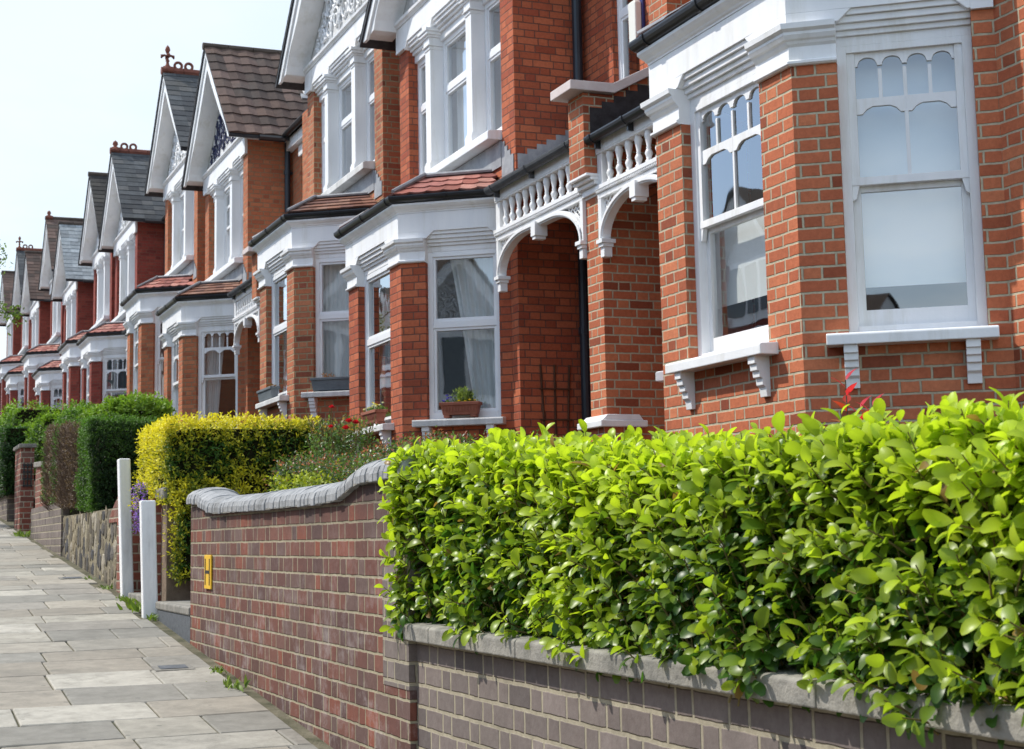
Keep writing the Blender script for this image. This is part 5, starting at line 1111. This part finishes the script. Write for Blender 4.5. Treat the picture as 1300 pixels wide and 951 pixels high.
# aubrieta
ab = thing('aubrieta', (2.06, 13.12, .3), 'cushion of purple aubrieta spilling beside the shorter white post', 'flowers')
n = 420; a_ = U_(0, 6.28, n); P = np.stack([2.15 + np.cos(a_) * .06 * rng.random(n) ** .5 - .05, 13.15 + np.sin(a_) * .17 * rng.random(n) ** .5, .48 - .38 * rng.random(n)], 1); Nn = nrm(P - np.array([2.2, 13.15, .25]))
lp, ld_, ln, ls, lt2, li, D, L = shoots(P, Nn, .03, 3, .022, .2, .9); fl_ = rng.random(len(lp)) < .62; cl = np.where(fl_[:, None], lerp((.22, .10, .55), (.42, .24, .78), rng.random(len(lp))), lerp((.04, .09, .02), (.12, .2, .04), rng.random(len(lp))))
leaf_cloud('blooms', PETAL, lp, ld_, ln, ls, cl, T_SMALL, ab); mb = MB(); mb.tube([(2.14, 13.15, .44), (2.12, 13.15, .1)], [.06, .03], 8); mb.build('cushion', MATS['hedge_inside'], ab)
# weeds at the foot of the walls
for i, (x, y, s, lab) in enumerate(((1.99, 9.2, .09, 'weed tuft at the foot of the purple brick wall'), (2.02, 9.75, .06, 'thin weeds in the crack by the brick wall'), (2.03, 12.9, .14, 'leafy weed growing below the shorter white post'), (2.03, 13.55, .08, 'weeds on the pale threshold edge between the posts'), (2.02, 14.6, .07, 'weed clump under the brick end of the rubble wall'), (2.0, 15.6, .06, 'low weeds where paving meets the rubble wall'), (1.98, 22.4, .14, 'weed clump at the foot of the far gate pier'), (2.05, 12.3, .07, 'small weed at the corner of the granite step'))):
    n = 26; g_ = gz(y); P = np.stack([x + rng.normal(size=n) * s * .35, y + rng.normal(size=n) * s * 1.1, np.full(n, g_ - .012)], 1); dd = nrm(rng.normal(size=(n, 3)) * np.array([.6, .6, .1]) + np.array([0, 0, .8]))
    w_ = leaf_cloud('weed', LEAF_M, P, dd, nrm(rng.normal(size=(n, 3)) + np.array([-.5, -.5, .5])), U_(.5, 1.0, n) * s, lerp((.07, .13, .02), (.26, .36, .05), rng.random(n)), leaf_template(3, .3, .1, .5, .7)); tag(w_, lab, 'weed', 'weeds along the wall foot')
# troughs on the sills
def trough(label, O, U, N, u0, u1, zb_, h, dp, mat, rim=.012, name='flower_trough', group=None, feet=False):
    U3, N3, O3 = np.array([*U, 0.]), np.array([*N, 0.]), np.array([*O, 0.]); t = thing(name, tuple(O3 + U3 * (u0 + u1) / 2 + Zv * zb_), label, 'planter', group)
    mb = MB(); tp = .022; z0 = zb_ + (.025 if feet else .0)
    V = [O3 + U3 * a + N3 * b + Zv * z for z, e in ((z0, tp), (zb_ + h - .03, .004)) for a, b in ((u0 + e, .0 + e), (u1 - e, .0 + e), (u1 - e, dp - e), (u0 + e, dp - e))]
    mb.add(V, [(0, 3, 2, 1), (0, 1, 5, 4), (1, 2, 6, 5), (2, 3, 7, 6), (3, 0, 4, 7)])
    for a0, a1, b0, b1 in ((u0 - .008, u1 + .008, -.008, .008), (u0 - .008, u1 + .008, dp - .008, dp + .008), (u0 - .008, u0 + .008, .008, dp - .008), (u1 - .008, u1 + .008, .008, dp - .008)): mb.obox(O3, U3, N3, Zv, a0, a1, b0, b1, zb_ + h - .032, zb_ + h)
    nr = int((u1 - u0) / .03)
    if feet:
        for k in range(nr): c = u0 + .03 + k * (u1 - u0 - .06) / max(1, nr - 1); mb.obox(O3, U3, N3, Zv, c - .005, c + .005, dp - .016, dp - .004, z0 + .03, zb_ + h - .035)
        for c in (u0 + .06, u1 - .06): mb.obox(O3, U3, N3, Zv, c - .03, c + .03, .01, dp - .02, zb_, z0)
    mb.build('trough', mat, t, bevel=.004); sb_ = MB(); sb_.obox(O3, U3, N3, Zv, u0 + .008, u1 - .008, .008, dp - .008, zb_ + h - .03, zb_ + h - .015); sb_.build('soil', SOIL, t); return t, O3, U3, N3
def plantlets(t, O3, U3, N3, u0, u1, z, n, hgt, size, c0, c1, tmpl=T_SMALL, dp=.1, name='foliage', spread=.5):
    P = np.array([O3 + U3 * a + N3 * b + Zv * z for a, b in zip(U_(u0, u1, n), U_(.02, dp, n))]) + np.stack([np.zeros(n), np.zeros(n), hgt * rng.random(n)], 1)
    dd = nrm(rng.normal(size=(n, 3)) * spread + np.array([0, 0, .7])); leaf_cloud(name, LEAF_M, P, dd, nrm(rng.normal(size=(n, 3)) + np.array([-.3, -.3, .3])), size * U_(.6, 1.2, n), lerp(c0, c1, rng.random(n)), tmpl, t)
def blooms(t, O3, U3, N3, pts, r, col, name='bloom'):
    for a, b, z in pts: mb = MB(); flower_head(mb, O3 + U3 * a + N3 * b + Zv * z, r, col, 2); mb.build(name, PETAL, t, recalc=False)
def cant(p, near=True):
    yc, hf = p['yc'], p['hf']; N0 = np.array([XG, yc - hf - CD]); N1 = np.array([XB, yc - hf]); U = (N1 - N0) / np.linalg.norm(N1 - N0); return N0, U, np.array([-U[1], U[0]]), np.linalg.norm(N1 - N0)
N0, U, N, Lc = cant(hp['B']); zB = hp['B']['zo']
t, O3, U3, N3 = trough('terracotta trough with yellow and blue flowers and a small conifer on the angled sill', N0 - N * .03, U, N, .33, .72, zB + 1.112, .15, .13, TERRA, feet=True, group='terracotta troughs')
plantlets(t, O3, U3, N3, .36, .70, zB + 1.23, 240, .04, .03, (.05, .10, .02), (.2, .3, .05)); plantlets(t, O3, U3, N3, .46, .56, zB + 1.24, 420, .15, .04, (.14, .22, .04), (.34, .42, .1), tmpl=leaf_template(2, .25, .1, .2), dp=.09, name='conifer', spread=.45)
plantlets(t, O3, U3, N3, .38, .62, zB + 1.24, 160, .12, .035, (.12, .2, .04), (.3, .38, .1), tmpl=leaf_template(2, .25, .1, .2), name='conifer')
blooms(t, O3, U3, N3, [(.37, .1, zB + 1.27), (.42, .11, zB + 1.275), (.47, .1, zB + 1.265), (.53, .11, zB + 1.27)], .018, (.75, .55, .03)); blooms(t, O3, U3, N3, [(.66, .08, zB + 1.29), (.69, .1, zB + 1.27), (.64, .11, zB + 1.30), (.71, .06, zB + 1.28), (.62, .08, zB + 1.31), (.67, .05, zB + 1.33)], .02, (.12, .10, .62))
N1 = np.array([XB, hp['B']['yc'] - hp['B']['hf']])
t, O3, U3, N3 = trough('terracotta trough of white and yellow pansies on the front sill', N1 + np.array([-.0, 0]), (0, 1), (-1, 0), .50, 1.0, zB + 1.112, .15, .12, TERRA, feet=True, group='terracotta troughs')
plantlets(t, O3, U3, N3, .5, 1.0, zB + 1.23, 260, .06, .03, (.06, .12, .03), (.2, .3, .08)); blooms(t, O3, U3, N3, [(u_, .03 + .08 * rng.random(), zB + 1.28 + .05 * rng.random()) for u_ in np.linspace(.5, 1.0, 16)], .017, (.8, .8, .68)); blooms(t, O3, U3, N3, [(u_, .1, zB + 1.29 + .05 * rng.random()) for u_ in (.52, .58, .66, .75)], .017, (.8, .65, .08))
N0, U, N, Lc = cant(hp['C']); zC = hp['C']['zo']
t, O3, U3, N3 = trough('long grey wooden trough on the angled sill of the net curtained window', N0 - N * .04, U, N, .17, .88, zC + 1.112, .16, .15, GREYBOX, group='grey wooden troughs')
plantlets(t, O3, U3, N3, .6, .75, zC + 1.24, 120, .07, .03, (.2, .08, .03), (.34, .16, .05))
N1 = np.array([XB, hp['C']['yc'] - hp['C']['hf']])
t, O3, U3, N3 = trough('short grey wooden trough on the front sill beside the arched porch', N1, (0, 1), (-1, 0), .75, 1.5, zC + 1.112, .15, .12, GREYBOX, group='grey wooden troughs')
plantlets(t, O3, U3, N3, .8, 1.1, zC + 1.24, 60, .05, .03, (.2, .1, .03), (.34, .18, .05))
# street tree, only the tips of two branches reach into the picture
tr_ = thing('street_tree', (-.55, 27, gz(27)), 'street tree whose leafy branch tips hang in at the left edge', 'tree')
mb = MB(); g0 = gz(27); trunk = [(-.55, 27, g0 - .1), (-.5, 27, g0 + 1.4), (-.6, 27.1, g0 + 2.8), (-.5, 27.0, g0 + 4.2)]; mb.tube(trunk, [.16, .13, .11, .09], 10)
tips = []
A1 = atY(6, 330, 26.5); A2 = atY(16, 400, 26.0); A3 = atY(26, 398, 26.0)
for k in range(12):
    a0 = 2 * pi * k / 12; el = .3 + .7 * rng.random(); tp = np.array([-.55 + math.cos(a0) * 1.5, 27 + math.sin(a0) * 2.0, g0 + 4.2 + 2.6 * el]); mb.tube([trunk[2 + k % 2], tuple((np.array(trunk[3]) + tp) / 2 + rng.normal(size=3) * .15), tuple(tp)], [.06, .035, .012], 6); tips.append(tp)
for A_ in (A1, A2): mb.tube([trunk[3], tuple((np.array(trunk[3]) * .5 + A_ * .5) + [0, 0, .35]), tuple(A_)], [.04, .022, .006], 6)
mb.build('trunk', BARK, tr_, smooth=True)
P = []
for tp in tips: P.append(tp + rng.normal(size=(330, 3)) * np.array([.42, .5, .45]))
P.append(A1 + rng.normal(size=(60, 3)) * np.array([.06, .12, .13]) + np.array([-.05, 0, 0])); P.append(A2 + rng.normal(size=(70, 3)) * np.array([.08, .12, .10])); P.append(A2 + (A3 - A2) * rng.random((50, 1)) * .9 + rng.normal(size=(50, 3)) * np.array([.04, .1, .09])); P.append(A2 + np.array([-.2, 0, .1]) + rng.normal(size=(60, 3)) * np.array([.08, .12, .12]))
P = np.concatenate(P); P = P[(P[:, 0] < .95) | (np.arange(len(P)) >= 330 * len(tips))]
dd = nrm(rng.normal(size=P.shape) + np.array([0, 0, -.4])); leaf_cloud('crown', LEAF_M, P, dd, nrm(rng.normal(size=P.shape) + np.array([0, 0, .6])), U_(.05, .08, len(P)), lerp((.05, .10, .02), (.20, .30, .04), rng.random(len(P))), T_POINT, tr_)
